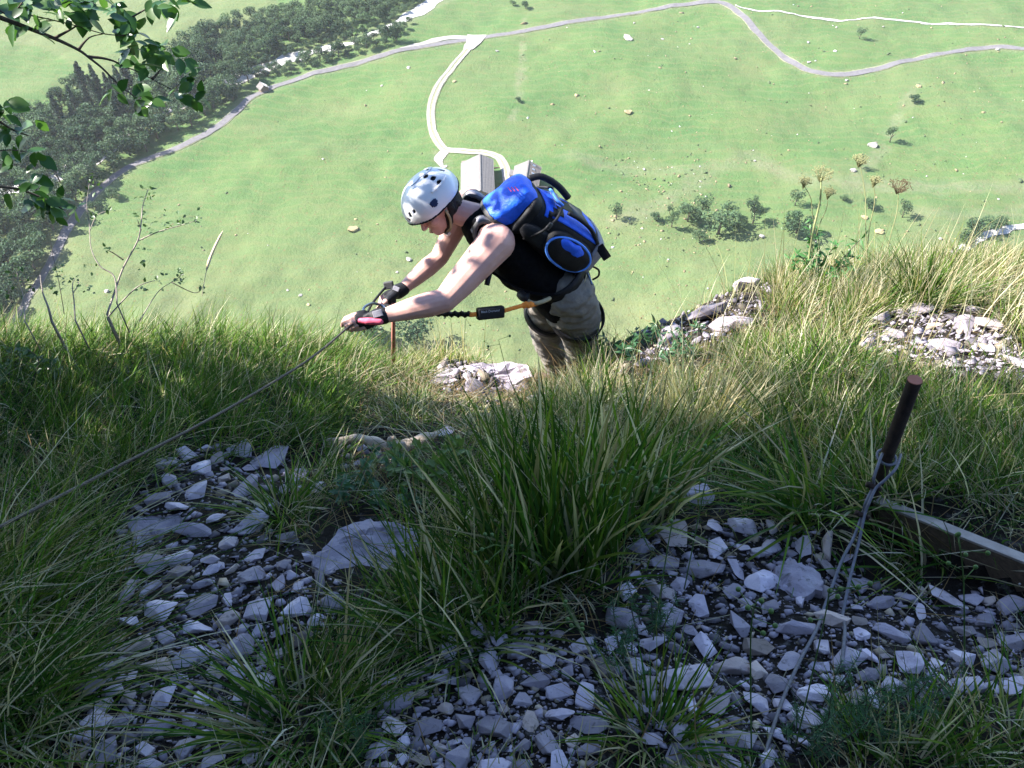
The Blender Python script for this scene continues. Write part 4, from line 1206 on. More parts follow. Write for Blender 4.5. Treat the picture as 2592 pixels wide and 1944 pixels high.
# --- backpack
PO = P(1384, 566, 4.13)
pack = thing('backpack', 'blue and black rucksack strapped to the climber\'s back', 'backpack', PO - Ut * .3)
Np = -Ft
def pk(a_, n_, s_): return PO + Ut * a_ + Np * n_ + St * s_
def sgn(x, e): return math.copysign(abs(x) ** e, x)
def superell(c, half, e=.45, n=56, m=36, sel=None, off=1.0, th=0.0, bulge=None):
    """rounded box in pack axes (up, out, left); sel(a,n,s in -1..1) picks a patch that is given thickness"""
    V = []; F = []
    def pt(i, j):
        t_ = math.pi * i / m - math.pi / 2; ph = 2 * math.pi * j / n
        q = (sgn(math.sin(t_), e), sgn(math.cos(t_), e) * sgn(math.cos(ph), e), sgn(math.cos(t_), e) * sgn(math.sin(ph), e))
        return q
    Q = [[pt(i, j % n) for j in range(n)] for i in range(m + 1)]
    def W_(q, k):
        f = k
        h = [half[0] * q[0] * f, half[1] * q[1] * f, half[2] * q[2] * f]
        if bulge: h = bulge(h)
        return pk(c[0] + h[0], c[1] + h[1], c[2] + h[2])
    idx = {}
    def vid(i, j, lay_):
        j %= n; k = (i, j, lay_)
        if k not in idx: V.append(W_(Q[i][j], off + (th if lay_ else 0))); idx[k] = len(V) - 1
        return idx[k]
    def ctr(i, j):
        a_ = [Q[i][j], Q[i + 1][j], Q[i + 1][(j + 1) % n], Q[i][(j + 1) % n]]
        return [sum(x[k] for x in a_) / 4 for k in range(3)]
    cells = {(i, j) for i in range(m) for j in range(n) if sel is None or sel(*ctr(i, j))}
    for i, j in cells:
        F.append((vid(i, j, 1), vid(i, j + 1, 1), vid(i + 1, j + 1, 1), vid(i + 1, j, 1)))
        if sel is not None:
            F.append((vid(i, j, 0), vid(i + 1, j, 0), vid(i + 1, j + 1, 0), vid(i, j + 1, 0)))
            for (di, dj, p_, q_) in ((-1, 0, (i, j), (i, j + 1)), (1, 0, (i + 1, j + 1), (i + 1, j)), (0, -1, (i + 1, j), (i, j)), (0, 1, (i, j + 1), (i + 1, j + 1))):
                if not (0 <= i + di < m) or (i + di, (j + dj) % n) not in cells:
                    F.append((vid(*p_, 1), vid(*p_, 0), vid(*q_, 0), vid(*q_, 1)))
    from mathutils import noise
    V2 = []
    for v in V:
        d_ = noise.noise(v * 11) * .007 + noise.noise(v * 26) * .004 + abs(noise.noise(v * 19 + Vector((4, 4, 4)))) * -.006
        V2.append(v + (v - pk(*c)).normalized() * d_)
    return V2, F
def pb(name, geo, mat): 
    mb = MB(); mb.add(*geo); return chh(mb.build(name, mat, pack, True), pack)
def taper(h): return [h[0], h[1] * (1 - .25 * max(0, h[0] / .25)), h[2] * (1 - .12 * max(0, h[0] / .25))]
body_c, body_h = (-.045, .0, 0), (.255, .120, .150)
pb('main_bag', superell(body_c, body_h, .55, bulge=taper), m_nylon)
pb('front_panel', superell(body_c, body_h, .55, sel=lambda a_, n_, s_: n_ > .35 and -.55 < a_ < .62 and abs(s_) < .9, off=1.0, th=.03, bulge=taper), m_bluec)
pb('front_stripe', superell(body_c, body_h, .55, sel=lambda a_, n_, s_: n_ > .4 and abs(a_ - .15 - .35 * s_) < .10 and abs(s_) < .88, off=1.02, th=.03, bulge=taper), m_nylon)
pb('front_patch', superell(body_c, body_h, .55, sel=lambda a_, n_, s_: n_ > .4 and -.42 < a_ < -.12 and -.75 < s_ < .2, off=1.02, th=.025, bulge=taper), m_dgrey)
pb('bottom_panel', superell(body_c, body_h, .55, sel=lambda a_, n_, s_: a_ < -.62 and n_ > -.55, off=1.0, th=.035, bulge=taper), m_grey)
# lid
lid_c, lid_h = (.215, .0, -.004), (.050, .112, .104)
def lid_b(h): return [h[0] + .028 * (1 - (h[2] / .11) ** 2) - .03 * h[1] / .12, h[1], h[2]]
pb('lid', superell(lid_c, lid_h, .42, bulge=lid_b), m_bluec)
pb('lid_rim', superell(lid_c, lid_h, .42, sel=lambda a_, n_, s_: n_ < -.78, off=1.0, th=.05, bulge=lid_b), m_dgrey)
pb('lid_skirt', superell((.165, .0, 0), (.035, .105, .128), .5), m_nylon)
mb = MB()
for k in range(3):
    mb.tube([pk(.305 - .012 * k, .055 + .010 * k, .05), pk(.300 - .012 * k, .060 + .010 * k, .09)], .0022, 5)
chh(mb.build('red_lettering', noisy('red_print', (.35, .03, .10), (.5, .06, .16), 60, .7, 0, 0, False), pack), pack)
# side pockets with light piping, near and far
for s, nm in ((1, 'side_pocket'), (-1, 'side_pocket')):
    pc = (-.085, -.012, s * .150)
    po = pb(nm, superell(pc, (.135, .078, .052), .75), m_nylon)
    loop = []
    for k in range(41):
        an = 2 * math.pi * k / 40
        loop.append(pk(pc[0] + .126 * math.cos(an), pc[1] + .072 * math.sin(an), pc[2] + s * (.030)))
    mb = MB(); mb.tube(loop, .0065, 6, False); q = mb.build('piping', m_bluel, po, True); q.matrix_parent_inverse = po.matrix_parent_inverse.copy()
    q.matrix_parent_inverse = Matrix.Identity(4)
    q2 = MB(); q2.add(*superell((pc[0] + .01, pc[1] + .03, pc[2] + s * .006), (.10, .040, .048), .8)); q2 = q2.build('pocket_flap', m_bluec, po, True)
    pb('side_gusset', superell((-.02, -.035, s * .120), (.19, .05, .042), .7), m_bluec if s < 0 else m_nylon)
    # compression strap with buckle
    mb = MB(); pth = smooth_path([pk(.12, -.08, s * .128), pk(.10, .0, s * .168), pk(.07, .08, s * .150), pk(.05, .128, s * .09)], 6)
    mb.tube(pth, .007, 6); chh(mb.build('compression_strap', m_nylon, pack, True), pack)
    mb = MB(); mb.box(pk(.085, .045, s * .166), Ut * .010, Np * .018, St * .005); chh(mb.build('buckle', m_dgrey, pack, bevel=.002), pack)
mb = MB(); mb.tube(smooth_path([pk(.02, .128, .11), pk(-.05, .135, .12), pk(-.13, .125, .12), pk(-.20, .09, .13)], 6), .010, 6); chh(mb.build('front_strap', m_nylon, pack, True), pack)
mb = MB(); mb.box(pk(.065, .130, .02), Ut * .020, St * .045, Np * .008); chh(mb.build('badge', m_grey, pack, bevel=.006), pack)
mb = MB(); mb.tube(smooth_path([pk(.075, .128, -.05), pk(.092, .138, .0), pk(.085, .136, .065), pk(.045, .134, .075)], 6), .007, 6); chh(mb.build('badge_piping', m_bluel, pack, True), pack)
mb = MB(); mb.tube(smooth_path([pk(.17, .10, -.10), pk(.12, .14, -.11), pk(.03, .15, -.10), pk(-.05, .135, -.085)], 6), .017, 6); chh(mb.build('top_strap', m_nylon, pack, True), pack)
# dangling strap end, haul loop
mb = MB(); a_, b__ = P(1516, 622, 4.12), P(1538, 655, 4.12); dd = (b__ - a_); mb.box((a_ + b__) / 2, dd * .5, C2W(.016, .010, .012), C2W(0, 0, .004)); chh(mb.build('hip_wing', m_nylon, pack, bevel=.004), pack)
mb = MB(); mb.tube(smooth_path([pk(.20, -.125, .03), pk(.265, -.165, .03), pk(.275, -.17, -.02), pk(.21, -.125, -.035)], 6), .006, 6); chh(mb.build('haul_loop', m_nylon, pack, True), pack)
# shoulder straps, each a padded band
def band(pts, w, th, side):
    pts = smooth_path(pts, 6); V = []; F = []
    n = len(pts)
    for k, p in enumerate(pts):
        t_ = (pts[min(k + 1, n - 1)] - pts[max(k - 1, 0)]).normalized(); s_ = (side - t_ * side.dot(t_)).normalized(); u_ = t_.cross(s_)
        for a2, b2 in ((-1, -.6), (-.8, 1), (.8, 1), (1, -.6), (.8, -1), (-.8, -1)): V.append(p + s_ * a2 * w / 2 + u_ * b2 * th / 2)
    for k in range(n - 1):
        for j in range(6): F.append((6 * k + j, 6 * k + (j + 1) % 6, 6 * k + 6 + (j + 1) % 6, 6 * k + 6 + j))
    F.append(tuple(range(5, -1, -1))); F.append(tuple(range(6 * n - 6, 6 * n)))
    return V, F
for s in (1, -1):
    base = NBs + St * s * .118
    pts_ = [pk(.16, -.10, s * .085), base + Ut * .030 - Ft * .050, base + Ut * .026 + Ft * .030, spine[1] + St * s * .125 + Ft * .128 + Ut * .05, spine[2] + St * s * .165 + Ft * .085, spine[3] + St * s * .18 - Ft * .03, pk(-.22, -.10, s * .12)]
    pb('shoulder_strap', band(pts_[:4], .062, .018, St), m_dgrey)
    pb('strap_webbing', band(pts_[3:], .024, .006, St), m_black)
    pb('strap_highlight', band([q + Ut * .006 for q in pts_[:3]], .036, .020, St), m_grey)  # lighter grey band painted on as the pad's highlight
pb('hip_belt', ring(P(1392, 694, 4.31), Sp_ * .196, Fp_ * .150, .045, Up_, .012), m_nylon)
mb = MB(); mb.tube(smooth_path([P(1240, 690, 4.02), P(1236, 705, 4.00), P(1232, 722, 4.0)], 4), .013, 6); chh(mb.build('strap_end', m_nylon, pack, True), pack)

# --- lanyard with shock absorber
lan = thing('lanyard', 'orange and black shock-absorbing lanyard stretched from harness to hands', 'lanyard', P(1240, 792, 3.95))
L0, L1 = P(1207, 795, 3.93), P(1275, 788, 3.98)
ax = (L1 - L0).normalized(); upv = C2W(.06, .95, .3); upv = (upv - ax * upv.dot(ax)).normalized(); nv = ax.cross(upv)
if nv.dot(C2W(0, 0, 1)) < 0: nv = -nv
mb = MB(); mb.box((L0 + L1) / 2, ax * (L1 - L0).length * .5, upv * .027, nv * .018); pouch = chh(mb.build('absorber_pouch', m_nylon, lan, bevel=.008), lan)
fc = bpy.data.curves.new('lettering', 'FONT'); fc.body = 'Black Diamond'; fc.size = .0145; fc.align_x = 'CENTER'; fc.align_y = 'CENTER'
fo = bpy.data.objects.new('tmp', fc); COL.objects.link(fo)
dg = bpy.context.evaluated_depsgraph_get(); tme = bpy.data.meshes.new_from_object(fo.evaluated_get(dg), depsgraph=dg); bpy.data.objects.remove(fo)
tme.materials.clear()
txt = link('lettering', tme, noisy('grey_print', (.42, .42, .48), (.5, .5, .56), 60, .7, 0, 0, False), pouch)
R3 = Matrix((ax, upv, nv)).transposed().to_4x4(); R3.translation = (L0 + L1) / 2 + nv * .0195 + upv * .012 - ax * .008
txt.matrix_parent_inverse = Matrix.Identity(4)
txt.matrix_local = Matrix.Translation(-lan.location + lan.location) @ R3
mb = MB(); mb.add(*band([P(1276, 787, 3.98), P(1300, 780, 4.0), P(1330, 772, 4.05)], .020, .005, upv)); chh(mb.build('webbing', m_orange, lan, True), lan)
mb = MB()
for k in range(4): mb.add(*ell(P(1326 + 6 * k, 773 - 2 * (k % 2), 4.05), C2W(.012, 0, 0), C2W(0, .015, 0), C2W(0, 0, .013)))
chh(mb.build('knot', m_orange, lan, True), lan)
mb = MB(); mb.add(*band([P(1348, 772, 4.06), P(1362, 768, 4.08), P(1376, 762, 4.12)], .020, .006, upv)); chh(mb.build('end_loop', m_orange, lan, True), lan)
mb = MB(); mb.add(*band([P(1206, 795, 3.93), P(1196, 796, 3.93), P(1188, 796, 3.93)], .022, .012, upv)); chh(mb.build('stitched_collar', m_orange, lan, True), lan)
el = []; er = []
for k in range(75):
    f = k / 74; q = P(1190, 796, 3.93).lerp(P(1075, 793, 4.05), f); el.append(q + upv * .004 * math.sin(k * 1.9)); er.append(.0095 + .0045 * math.sin(k * 1.25) ** 2)
mb = MB(); mb.tube(el, er, 7); chh(mb.build('elastic_arm', m_nylon, lan, True), lan)
mb = MB(); mb.tube(smooth_path([P(1075, 793, 4.05), P(1030, 785, 4.12), P(990, 776, 4.15), P(972, 772, 4.16)], 6), .008, 6); chh(mb.build('arm_end', m_nylon, lan, True), lan)

# --- carabiners at the hands
kar = thing('carabiner', 'blue-grey carabiner clipped between the climber\'s hands and the cable', 'carabiner', P(938, 780, 4.0))
loopp = [P(962, 771, 4.14), P(944, 768, 4.06), P(929, 773, 4.0), P(920, 782, 3.96), P(924, 794, 3.93), P(938, 800, 3.94), P(955, 797, 4.0), P(970, 788, 4.08), P(974, 779, 4.13), P(962, 771, 4.14)]
mb = MB(); mb.tube(smooth_path(loopp, 5), .0065, 8, False); chh(mb.build('frame', m_steelblue, kar, True), kar)
mb = MB(); mb.tube([P(962, 773, 4.13), P(938, 800, 3.94)], .005, 7); chh(mb.build('gate', m_nylon, kar, True), kar)
kar2 = thing('carabiner_grip', 'black plastic carabiner grip sticking up behind the far glove', 'carabiner', P(984, 725, 4.24))
mb = MB(); mb.box(P(984, 722, 4.25), C2W(.023, .004, 0), C2W(-.003, .017, .006), C2W(0, -.004, .012)); chh(mb.build('grip', m_dgrey, kar2, bevel=.005), kar2)
mb = MB(); mb.tube(smooth_path([P(975, 728, 4.23), P(958, 748, 4.18), P(940, 772, 4.10), P(930, 792, 3.98)], 6), .006, 6); chh(mb.build('sling', m_nylon, kar2, True), kar2)
# ================================================================== cable, posts, board
m_cable, nt, b = new_mat('steel_cable')
co = pos_node(nt)
wv = nd(nt, 'ShaderNodeTexWave'); wv.inputs['Scale'].default_value = 90; wv.bands_direction = 'DIAGONAL'; nt.links.new(co, wv.inputs[0])
nt.links.new(ramp(nt, noise_node(nt, co, 40, 4, .6), [(.3, (.035, .030, .027)), (.7, (.075, .065, .058))]), b.inputs['Base Color'])
b.inputs['Metallic'].default_value = .35; b.inputs['Roughness'].default_value = .55
bump(nt, b, wv.outputs['Fac'], .5, .002)
m_wire = noisy('grey_wire_rope', (.085, .085, .10), (.14, .14, .165), 120, .5, .7, .002, False, metal=.35)
m_rust = noisy('rusty_steel', (.022, .015, .012), (.05, .03, .022), 40, .85, .6, .003, False)
m_rustend = noisy('rust_cut_face', (.28, .10, .06), (.36, .14, .09), 60, .8, .4, .002, False)
m_redpost = noisy('reddish_post_steel', (.33, .12, .09), (.45, .20, .16), 50, .6, .4, .002, False)
m_wood = noisy('weathered_board', (.075, .052, .036), (.14, .10, .07), 18, .85, .5, .004, False, stretch=(1, 6, 6))
m_root = noisy('bleached_root', (.30, .23, .17), (.50, .41, .33), 22, .8, .7, .006, False, stretch=(.4, 3, 3))

# the hand cable: from the lower left past the climber's hands to the red post
cab = [(-260, 1460, 1.75), (0, 1333, 2.05), (300, 1180, 2.42), (480, 1088, 2.68), (620, 1010, 2.94), (760, 925, 3.26), (830, 873, 3.50), (882, 828, 3.80), (912, 812, 3.872), (940, 795, 3.95), (970, 785, 4.08), (996, 782, 4.17)]
cpath = smooth_path([P(*q) for q in cab], 10)
mb = MB(); mb.tube(cpath, .0047, 9); tag(mb.build('hand_cable', m_cable, None, True), 'taut dark steel cable running up from the lower left to the hands', 'cable')
# red post
pt = P(995, 770, 4.18); pbz = P(996, 888, 4.42)
post = thing('anchor_post', 'thin reddish steel post standing in grass under the climber\'s hands', 'post', pbz)
mb = MB(); mb.tube([pt, pt.lerp(pbz, .5), pbz - (pt - pbz) * .35], .0105, 12); chh(mb.build('rod', m_redpost, post, True), post)
mb = MB(); mb.add(*ring(P(995, 781, 4.2), C2W(.013, 0, 0), C2W(0, .004, .013), .014, (pt - pbz).normalized(), .004)); chh(mb.build('collar', m_cable, post, True), post)

# stake with wire rope loop
s0, s1 = P(2316, 962, 1.98), P(2195, 1290, 2.30)
stake = thing('stake', 'dark rusty steel stake leaning at the right with a cable loop', 'stake', s1)
axs = (s1 - s0).normalized()
mb = MB(); mb.tube([s0 + axs * (s1 - s0).length * k / 6 for k in range(8)], [.0165] * 8, 18, False)
chh(mb.build('rod', m_rust, stake, True), stake)
mb = MB(); a_ = axs.orthogonal().normalized(); b__ = axs.cross(a_)
V = [s0 - axs * .0015 + (a_ * math.cos(2 * math.pi * k / 18) + b__ * math.sin(2 * math.pi * k / 18)) * .0158 for k in range(18)] + [s0 + axs * .004 + (a_ * math.cos(2 * math.pi * k / 18) + b__ * math.sin(2 * math.pi * k / 18)) * .0158 for k in range(18)]
mb.add(V, [tuple(range(18)), tuple(range(35, 17, -1))] + [(k, (k + 1) % 18, 18 + (k + 1) % 18, 18 + k) for k in range(18)])
chh(mb.build('cut_end', m_rustend, stake), stake)
rope = thing('wire_rope', 'grey wire rope looped round the rusty stake and running down in two strands', 'wire rope', P(2109, 1700, 1.8))
lc = s0.lerp(s1, .56)
lo = [lc + (a_ * math.cos(an) + b__ * math.sin(an)) * .0225 - axs * .004 * math.sin(an) for an in np.linspace(0, 2 * math.pi, 25)]
mb = MB(); mb.tube(lo, .0038, 8, False); chh(mb.build('collar_loop', m_wire, rope, True), rope)
g1 = P(2210, 1232, 2.10); g2 = P(2182, 1304, 2.09)
eye_l = smooth_path([P(2233, 1148, 2.125), P(2222, 1178, 2.10), P(2212, 1210, 2.095), g1, P(2192, 1270, 2.085), g2, P(2160, 1362, 2.06), P(2128, 1425, 2.02), P(2095, 1515, 1.965), P(2050, 1625, 1.90), P(2000, 1720, 1.84), P(1950, 1830, 1.76), P(1905, 1960, 1.66), P(1880, 2060, 1.58)], 6)
eye_r = smooth_path([P(2280, 1150, 2.125), P(2268, 1185, 2.09), P(2240, 1215, 2.085), P(2217, 1236, 2.085), P(2200, 1272, 2.075), P(2188, 1306, 2.075), P(2172, 1380, 2.05), P(2150, 1470, 1.99), P(2128, 1580, 1.92), P(2110, 1680, 1.86), P(2098, 1735, 1.84), P(2094, 1765, 1.86)], 6)
def above(path):
    out = []
    for q in path:
        g_ = float(tz(q.x, q.y)) + .02
        out.append(Vector((q.x, q.y, max(q.z, g_))) if q.z < g_ else q)
    return out
eye_l = above(eye_l); eye_r = above(eye_r[:-3]) + eye_r[-3:]
mb = MB(); mb.tube(eye_l, .0037, 8); chh(mb.build('strand', m_wire, rope, True), rope)
mb = MB(); mb.tube(eye_r, .0037, 8); chh(mb.build('strand', m_wire, rope, True), rope)
for g in (g1, g2):
    dr = (g2 - g1).normalized(); sd = C2W(.9, .3, .1); sd = (sd - dr * sd.dot(dr)).normalized(); up2 = dr.cross(sd)
    mb = MB(); mb.box(g - up2 * 0, sd * .017, dr * .0055, up2 * .008)
    for s in (-1, 1):
        mb.tube([g + sd * s * .012 - up2 * .016, g + sd * s * .012 + up2 * .018], .003, 6)
        mb.tube([g + sd * s * .012 + up2 * .010, g + sd * s * .012 + up2 * .015], .0055, 6)
    chh(mb.build('cable_clamp', m_rust, rope, bevel=.001), rope)

# board that holds the path edge
b0, b1 = bA, bB
lng = (b1 - b0); L_ = lng.length; lng.normalize(); upb = Vector((0, -.15, 1)); upb = (upb - lng * upb.dot(lng)).normalized(); thk = lng.cross(upb)
board = thing('wooden_board', 'weathered wooden board on edge holding back the grass behind the stake', 'board', (b0 + b1) / 2 - upb * .16)
mb = MB(); n = 14
for k in range(n + 1):
    f = k / n; q = b0 + lng * L_ * f
    w = .004 * float(vnoise(f * 9, 3, 3))
    for (t_, h) in ((-.011, w), (.011, w + .001), (.011, -.17), (-.011, -.17)): mb.V.append(tuple(q + thk * t_ + upb * h))
for k in range(n):
    for j in range(4): mb.F.append((4 * k + j, 4 * k + (j + 1) % 4, 4 * k + 4 + (j + 1) % 4, 4 * k + 4 + j))
mb.F += [(3, 2, 1, 0), (4 * n, 4 * n + 1, 4 * n + 2, 4 * n + 3)]
chh(mb.build('plank', m_wood, board), board)
mb = MB(); mb.box((b0 + b1) / 2 + upb * .004, lng * L_ * .5, thk * .0118, upb * .004); chh(mb.build('pale_top_edge', noisy('bleached_edge', (.24, .21, .19), (.36, .32, .29), 30, .8, .4, .003, False), board, bevel=.001), board)
for u, v in ((2573, 1440), (2581, 1478)):
    q = P(u, v, 2.02); mb = MB(); mb.add(*ell(q, C2W(.003, 0, 0), C2W(0, .003, 0), C2W(0, 0, .003))); chh(mb.build('nail_head', m_silver, board, True), board)

# dead root
rp = [(818, 1128, 3.02), (858, 1118, 2.93), (905, 1110, 2.88), (950, 1120, 2.86), (985, 1132, 2.85), (1030, 1128, 2.86), (1075, 1112, 2.89), (1115, 1105, 2.94), (1140, 1110, 3.0)]
root = thing('dead_root', 'bleached twisted dead root lying across the path below the climber', 'root', P(980, 1140, 2.9))
mb = MB(); pth = smooth_path([P(*q) for q in rp], 5); rad = [(.022 + .007 * float(vnoise(k * .4, 1, 7))) * (1 - .35 * abs(k / len(pth) - .55)) for k in range(len(pth))]
mb.tube(pth, rad, 12); chh(mb.build('stem', m_root, root, True), root)
mb = MB(); mb.tube(smooth_path([P(985, 1130, 2.85), P(990, 1112, 2.83), P(1000, 1108, 2.82)], 4), [.012] * 5 + [.009, .008, .008, .006], 7); chh(mb.build('stub', m_root, root, True), root)

# ================================================================== plants of the ledge
def leaf_geo(L=1.0, W=.5, fold=.12, curl=.15, n=4):
    V = [(0, 0, 0)]; F = []
    for k in range(1, n):
        t_ = k / n; w = W / 2 * math.sin(math.pi * t_ ** .85)
        z = -curl * t_ * t_ * L
        V += [(t_ * L, -w * L, z + fold * w * L * 2), (t_ * L, 0, z), (t_ * L, w * L, z + fold * w * L * 2)]
    V.append((L, 0, -curl * L))
    e = len(V) - 1
    F += [(0, 1, 2), (0, 2, 3)]
    for k in range(n - 2):
        a = 1 + 3 * k
        F += [(a, a + 3, a + 4, a + 1), (a + 1, a + 4, a + 5, a + 2)]
    a = 1 + 3 * (n - 2)
    F += [(a, e, a + 1), (a + 1, e, a + 2)]
    return V, F
def leaf_matrix(p, d, up, size):
    d = d.normalized(); s = up.cross(d)
    if s.length < 1e-4: s = Vector((1, 0, 0)).cross(d)
    s.normalize(); u = d.cross(s)
    M = Matrix((d, s, u)).transposed().to_4x4() @ Matrix.Scale(size, 4); M.translation = p
    return M
m_leaf = leafy('glossy_leaf', (.042, .105, .026), trans=.42, rough=.32, spec=.5, vary=.25)
m_leaf2 = leafy('shrub_leaf', (.055, .105, .035), trans=.35, rough=.4, spec=.4)
m_twig = noisy('twig_bark', (.045, .035, .028), (.09, .07, .055), 60, .85, .5, .002, False)
m_pale_twig = noisy('pale_twig_bark', (.22, .18, .15), (.36, .31, .27), 60, .85, .5, .002, False)
def add_leaves(mb, spots, L, W=.5, rnd=random):
    V0, F0 = leaf_geo(1, W)
    for p, d, s in spots:
        M = leaf_matrix(p, d, Vector((rnd.gauss(0, .5), rnd.gauss(0, .5), 1)), L * s)
        mb.add([M @ Vector(v) for v in V0], F0)
def rdir(rnd, up=.3):
    return Vector((rnd.gauss(0, 1), rnd.gauss(0, 1), rnd.gauss(up, .6))).normalized()

rs = random.Random(21)
def Z2(x, y, d): return P(x / 2.212, y / 2.212, d)        # points read off the enlarged top left corner
# bare shrub with few leaves, left
SHR = [('pale bare-branched shrub with sparse leaves forking above the left grass', 3.45, .0050, [[(600, 1760), (640, 1640), (690, 1500), (770, 1350), (790, 1250), (800, 1150), (830, 1060)], [(770, 1350), (880, 1300), (1000, 1265), (1100, 1235)], [(690, 1455), (640, 1420), (600, 1400)], [(790, 1290), (770, 1230)]],
        [(800, 1100, 12, 45), (850, 1080, 6, 30), (790, 1215, 10, 40), (900, 1240, 12, 45), (990, 1245, 12, 40), (1110, 1230, 8, 30), (850, 1280, 6, 30), (600, 1395, 5, 25)]),
       ('slender curved shrub stem with a leafy tip beside the far road', 3.4, .0032, [[(655, 1700), (640, 1550), (560, 1490), (510, 1390), (500, 1250), (485, 1150), (500, 1030)], [(500, 1300), (540, 1210), (600, 1180)]],
        [(500, 1010, 14, 45), (460, 1110, 5, 25), (540, 1210, 8, 30), (620, 1180, 5, 25), (520, 1060, 6, 30), (500, 1500, 6, 30)]),
       ('low forked twigs with a withered flower head above the left grass', 3.4, .0034, [[(600, 1780), (720, 1650), (790, 1595), (870, 1570)], [(780, 1800), (880, 1640), (960, 1580), (1010, 1550)], [(960, 1580), (1090, 1640), (1140, 1600)]],
        [(1010, 1545, 16, 35), (1000, 1560, 8, 25), (870, 1570, 8, 40), (1130, 1605, 6, 30), (800, 1470, 6, 25), (810, 1410, 6, 25), (790, 1620, 4, 20)]),
       ('broken pale stub at the left border of the bank', 3.35, .0060, [[(290, 1800), (270, 1720), (240, 1640), (225, 1540)]], []),
       ('dry reddish twig cluster beside the pale stub', 3.35, .0036, [[(420, 1790), (415, 1690), (405, 1600), (420, 1560)], [(410, 1640), (440, 1590), (435, 1555)]], [(410, 1580, 10, 40), (350, 1590, 8, 40), (330, 1640, 6, 30)]),
       ('thin leafy twigs at the far left of the bank', 3.3, .0026, [[(140, 1800), (130, 1660), (100, 1560), (95, 1500)], [(130, 1660), (170, 1620), (190, 1590)], [(360, 1760), (330, 1580), (290, 1400), (280, 1270)]], [(100, 1520, 8, 35), (160, 1620, 8, 35), (40, 1640, 8, 45), (310, 1520, 6, 25), (350, 1500, 6, 30), (510, 1630, 6, 25)])]
for lab, dpt, r0, polys, cl in SHR:
    base = Z2(*polys[0][0], dpt)
    sh = thing('shrub', lab, 'shrub', base)
    for k, pl_ in enumerate(polys):
        pth = smooth_path([Z2(x, y, dpt + .05 * k + rs.uniform(-.02, .02)) for x, y in pl_], 5)
        if k == 0: pth = [pth[0] + Vector((0, 0, -.15))] + pth
        r = [(r0 if k == 0 else r0 * .62) * (1 - .72 * i / len(pth)) for i in range(len(pth))]
        mb = MB(); mb.tube(pth, r, 6); chh(mb.build('branch', m_pale_twig if k < 2 else m_twig, sh, True), sh)
    if cl:
        mb = MB(); spots = []
        for x, y, n, spd in cl:
            c0 = Z2(x, y, dpt + .03)
            for _ in range(n):
                q = Z2(x + rs.gauss(0, spd * .55), y + rs.gauss(0, spd * .55), dpt + rs.gauss(.03, .03))
                spots.append((q, rdir(rs), rs.uniform(.6, 1.15)))
        add_leaves(mb, spots, .021, .55, rs); o = chh(mb.build('foliage', m_leaf2, sh), sh); o['kind'] = 'stuff'
# straw ear in front of the valley
mb = MB(); pth = smooth_path([Z2(1130, 1660, 3.2), Z2(1160, 1500, 3.2), Z2(1200, 1390, 3.2), Z2(1250, 1290, 3.2)], 8); mb.tube(pth, [.0014] * 8 + [.0045, .0055, .006, .0055, .006, .005, .0055, .005, .005, .0045, .005, .004, .0045, .004, .003, .002, .001][:len(pth) - 8], 5)
tag(mb.build('grass_ear', noisy('straw_ear', (.45, .38, .24), (.55, .47, .32), 90, .8, .5, .002, False), None, True), 'single pale straw grass ear rising before the meadow', 'grass ear')

# leafy herb clumps
def herb(u, v, n, hgt, L, W, lab, mat, spread=.12, name='leafy_plant', cat='plant'):
    p = GN1(u, v); t = thing(name, lab, cat, p)
    st = MB(); lf_ = MB(); spots = []
    for k in range(n):
        a = rs.uniform(0, 6.28); r = spread * math.sqrt(rs.random())
        b_ = Vector((p.x + r * math.cos(a), p.y + r * math.sin(a), 0)); b_.z = float(tz(b_.x, b_.y))
        tip = b_ + Vector((rs.gauss(0, .3) * hgt, rs.gauss(0, .3) * hgt, hgt * rs.uniform(.6, 1.1)))
        pth = smooth_path([b_, b_.lerp(tip, .5) + Vector((rs.gauss(0, .02), rs.gauss(0, .02), .02)), tip], 4)
        st = MB(); st.tube(pth, [.0022] * (len(pth) - 1) + [.001], 5); chh(st.build('stem', m_twig, t, True), t)
        for q in pth[2:]:
            for _ in range(3): spots.append((q, rdir(rs, .25), rs.uniform(.5, 1.1)))
    add_leaves(lf_, spots, L, W, rs)
    o = chh(lf_.build('foliage', mat, t), t); o['kind'] = 'stuff'
    return t
m_herb = leafy('herb_leaf', (.040, .105, .042), trans=.30, rough=.4, spec=.4)
herb(1600, 900, 10, .15, .055, .26, 'dark lance-leaved shrub on the white rock beside the climber', m_herb, .16)
herb(1730, 905, 8, .13, .050, .26, 'second lance-leaved shrub right of the first on the white ledge', m_herb, .12)
herb(1530, 935, 9, .16, .05, .26, 'lance-leaved sprigs before the climber\'s boots', m_herb, .10)
herb(800, 880, 9, .17, .040, .42, 'round-leaved sprig on the crest left of the hands', m_leaf2, .06)
herb(740, 900, 10, .13, .045, .40, 'low dark leaf clump on the crest of the left bank', m_herb, .08)
herb(1090, 1190, 16, .08, .040, .40, 'yellow-green creeping herb right of the dead root', leafy('lime_leaf', (.10, .16, .04), trans=.35), .13)
herb(960, 1240, 14, .07, .036, .40, 'low green herb above the big pale slab', m_herb, .14)
herb(2070, 720, 12, .26, .055, .30, 'bright green leafy stalk among the straw on the sunny crest', leafy('fresh_leaf', (.06, .17, .05), trans=.35), .05)
herb(60, 1000, 12, .14, .035, .45, 'small-leaved herbs in the dark grass at the left border', m_leaf2, .16)
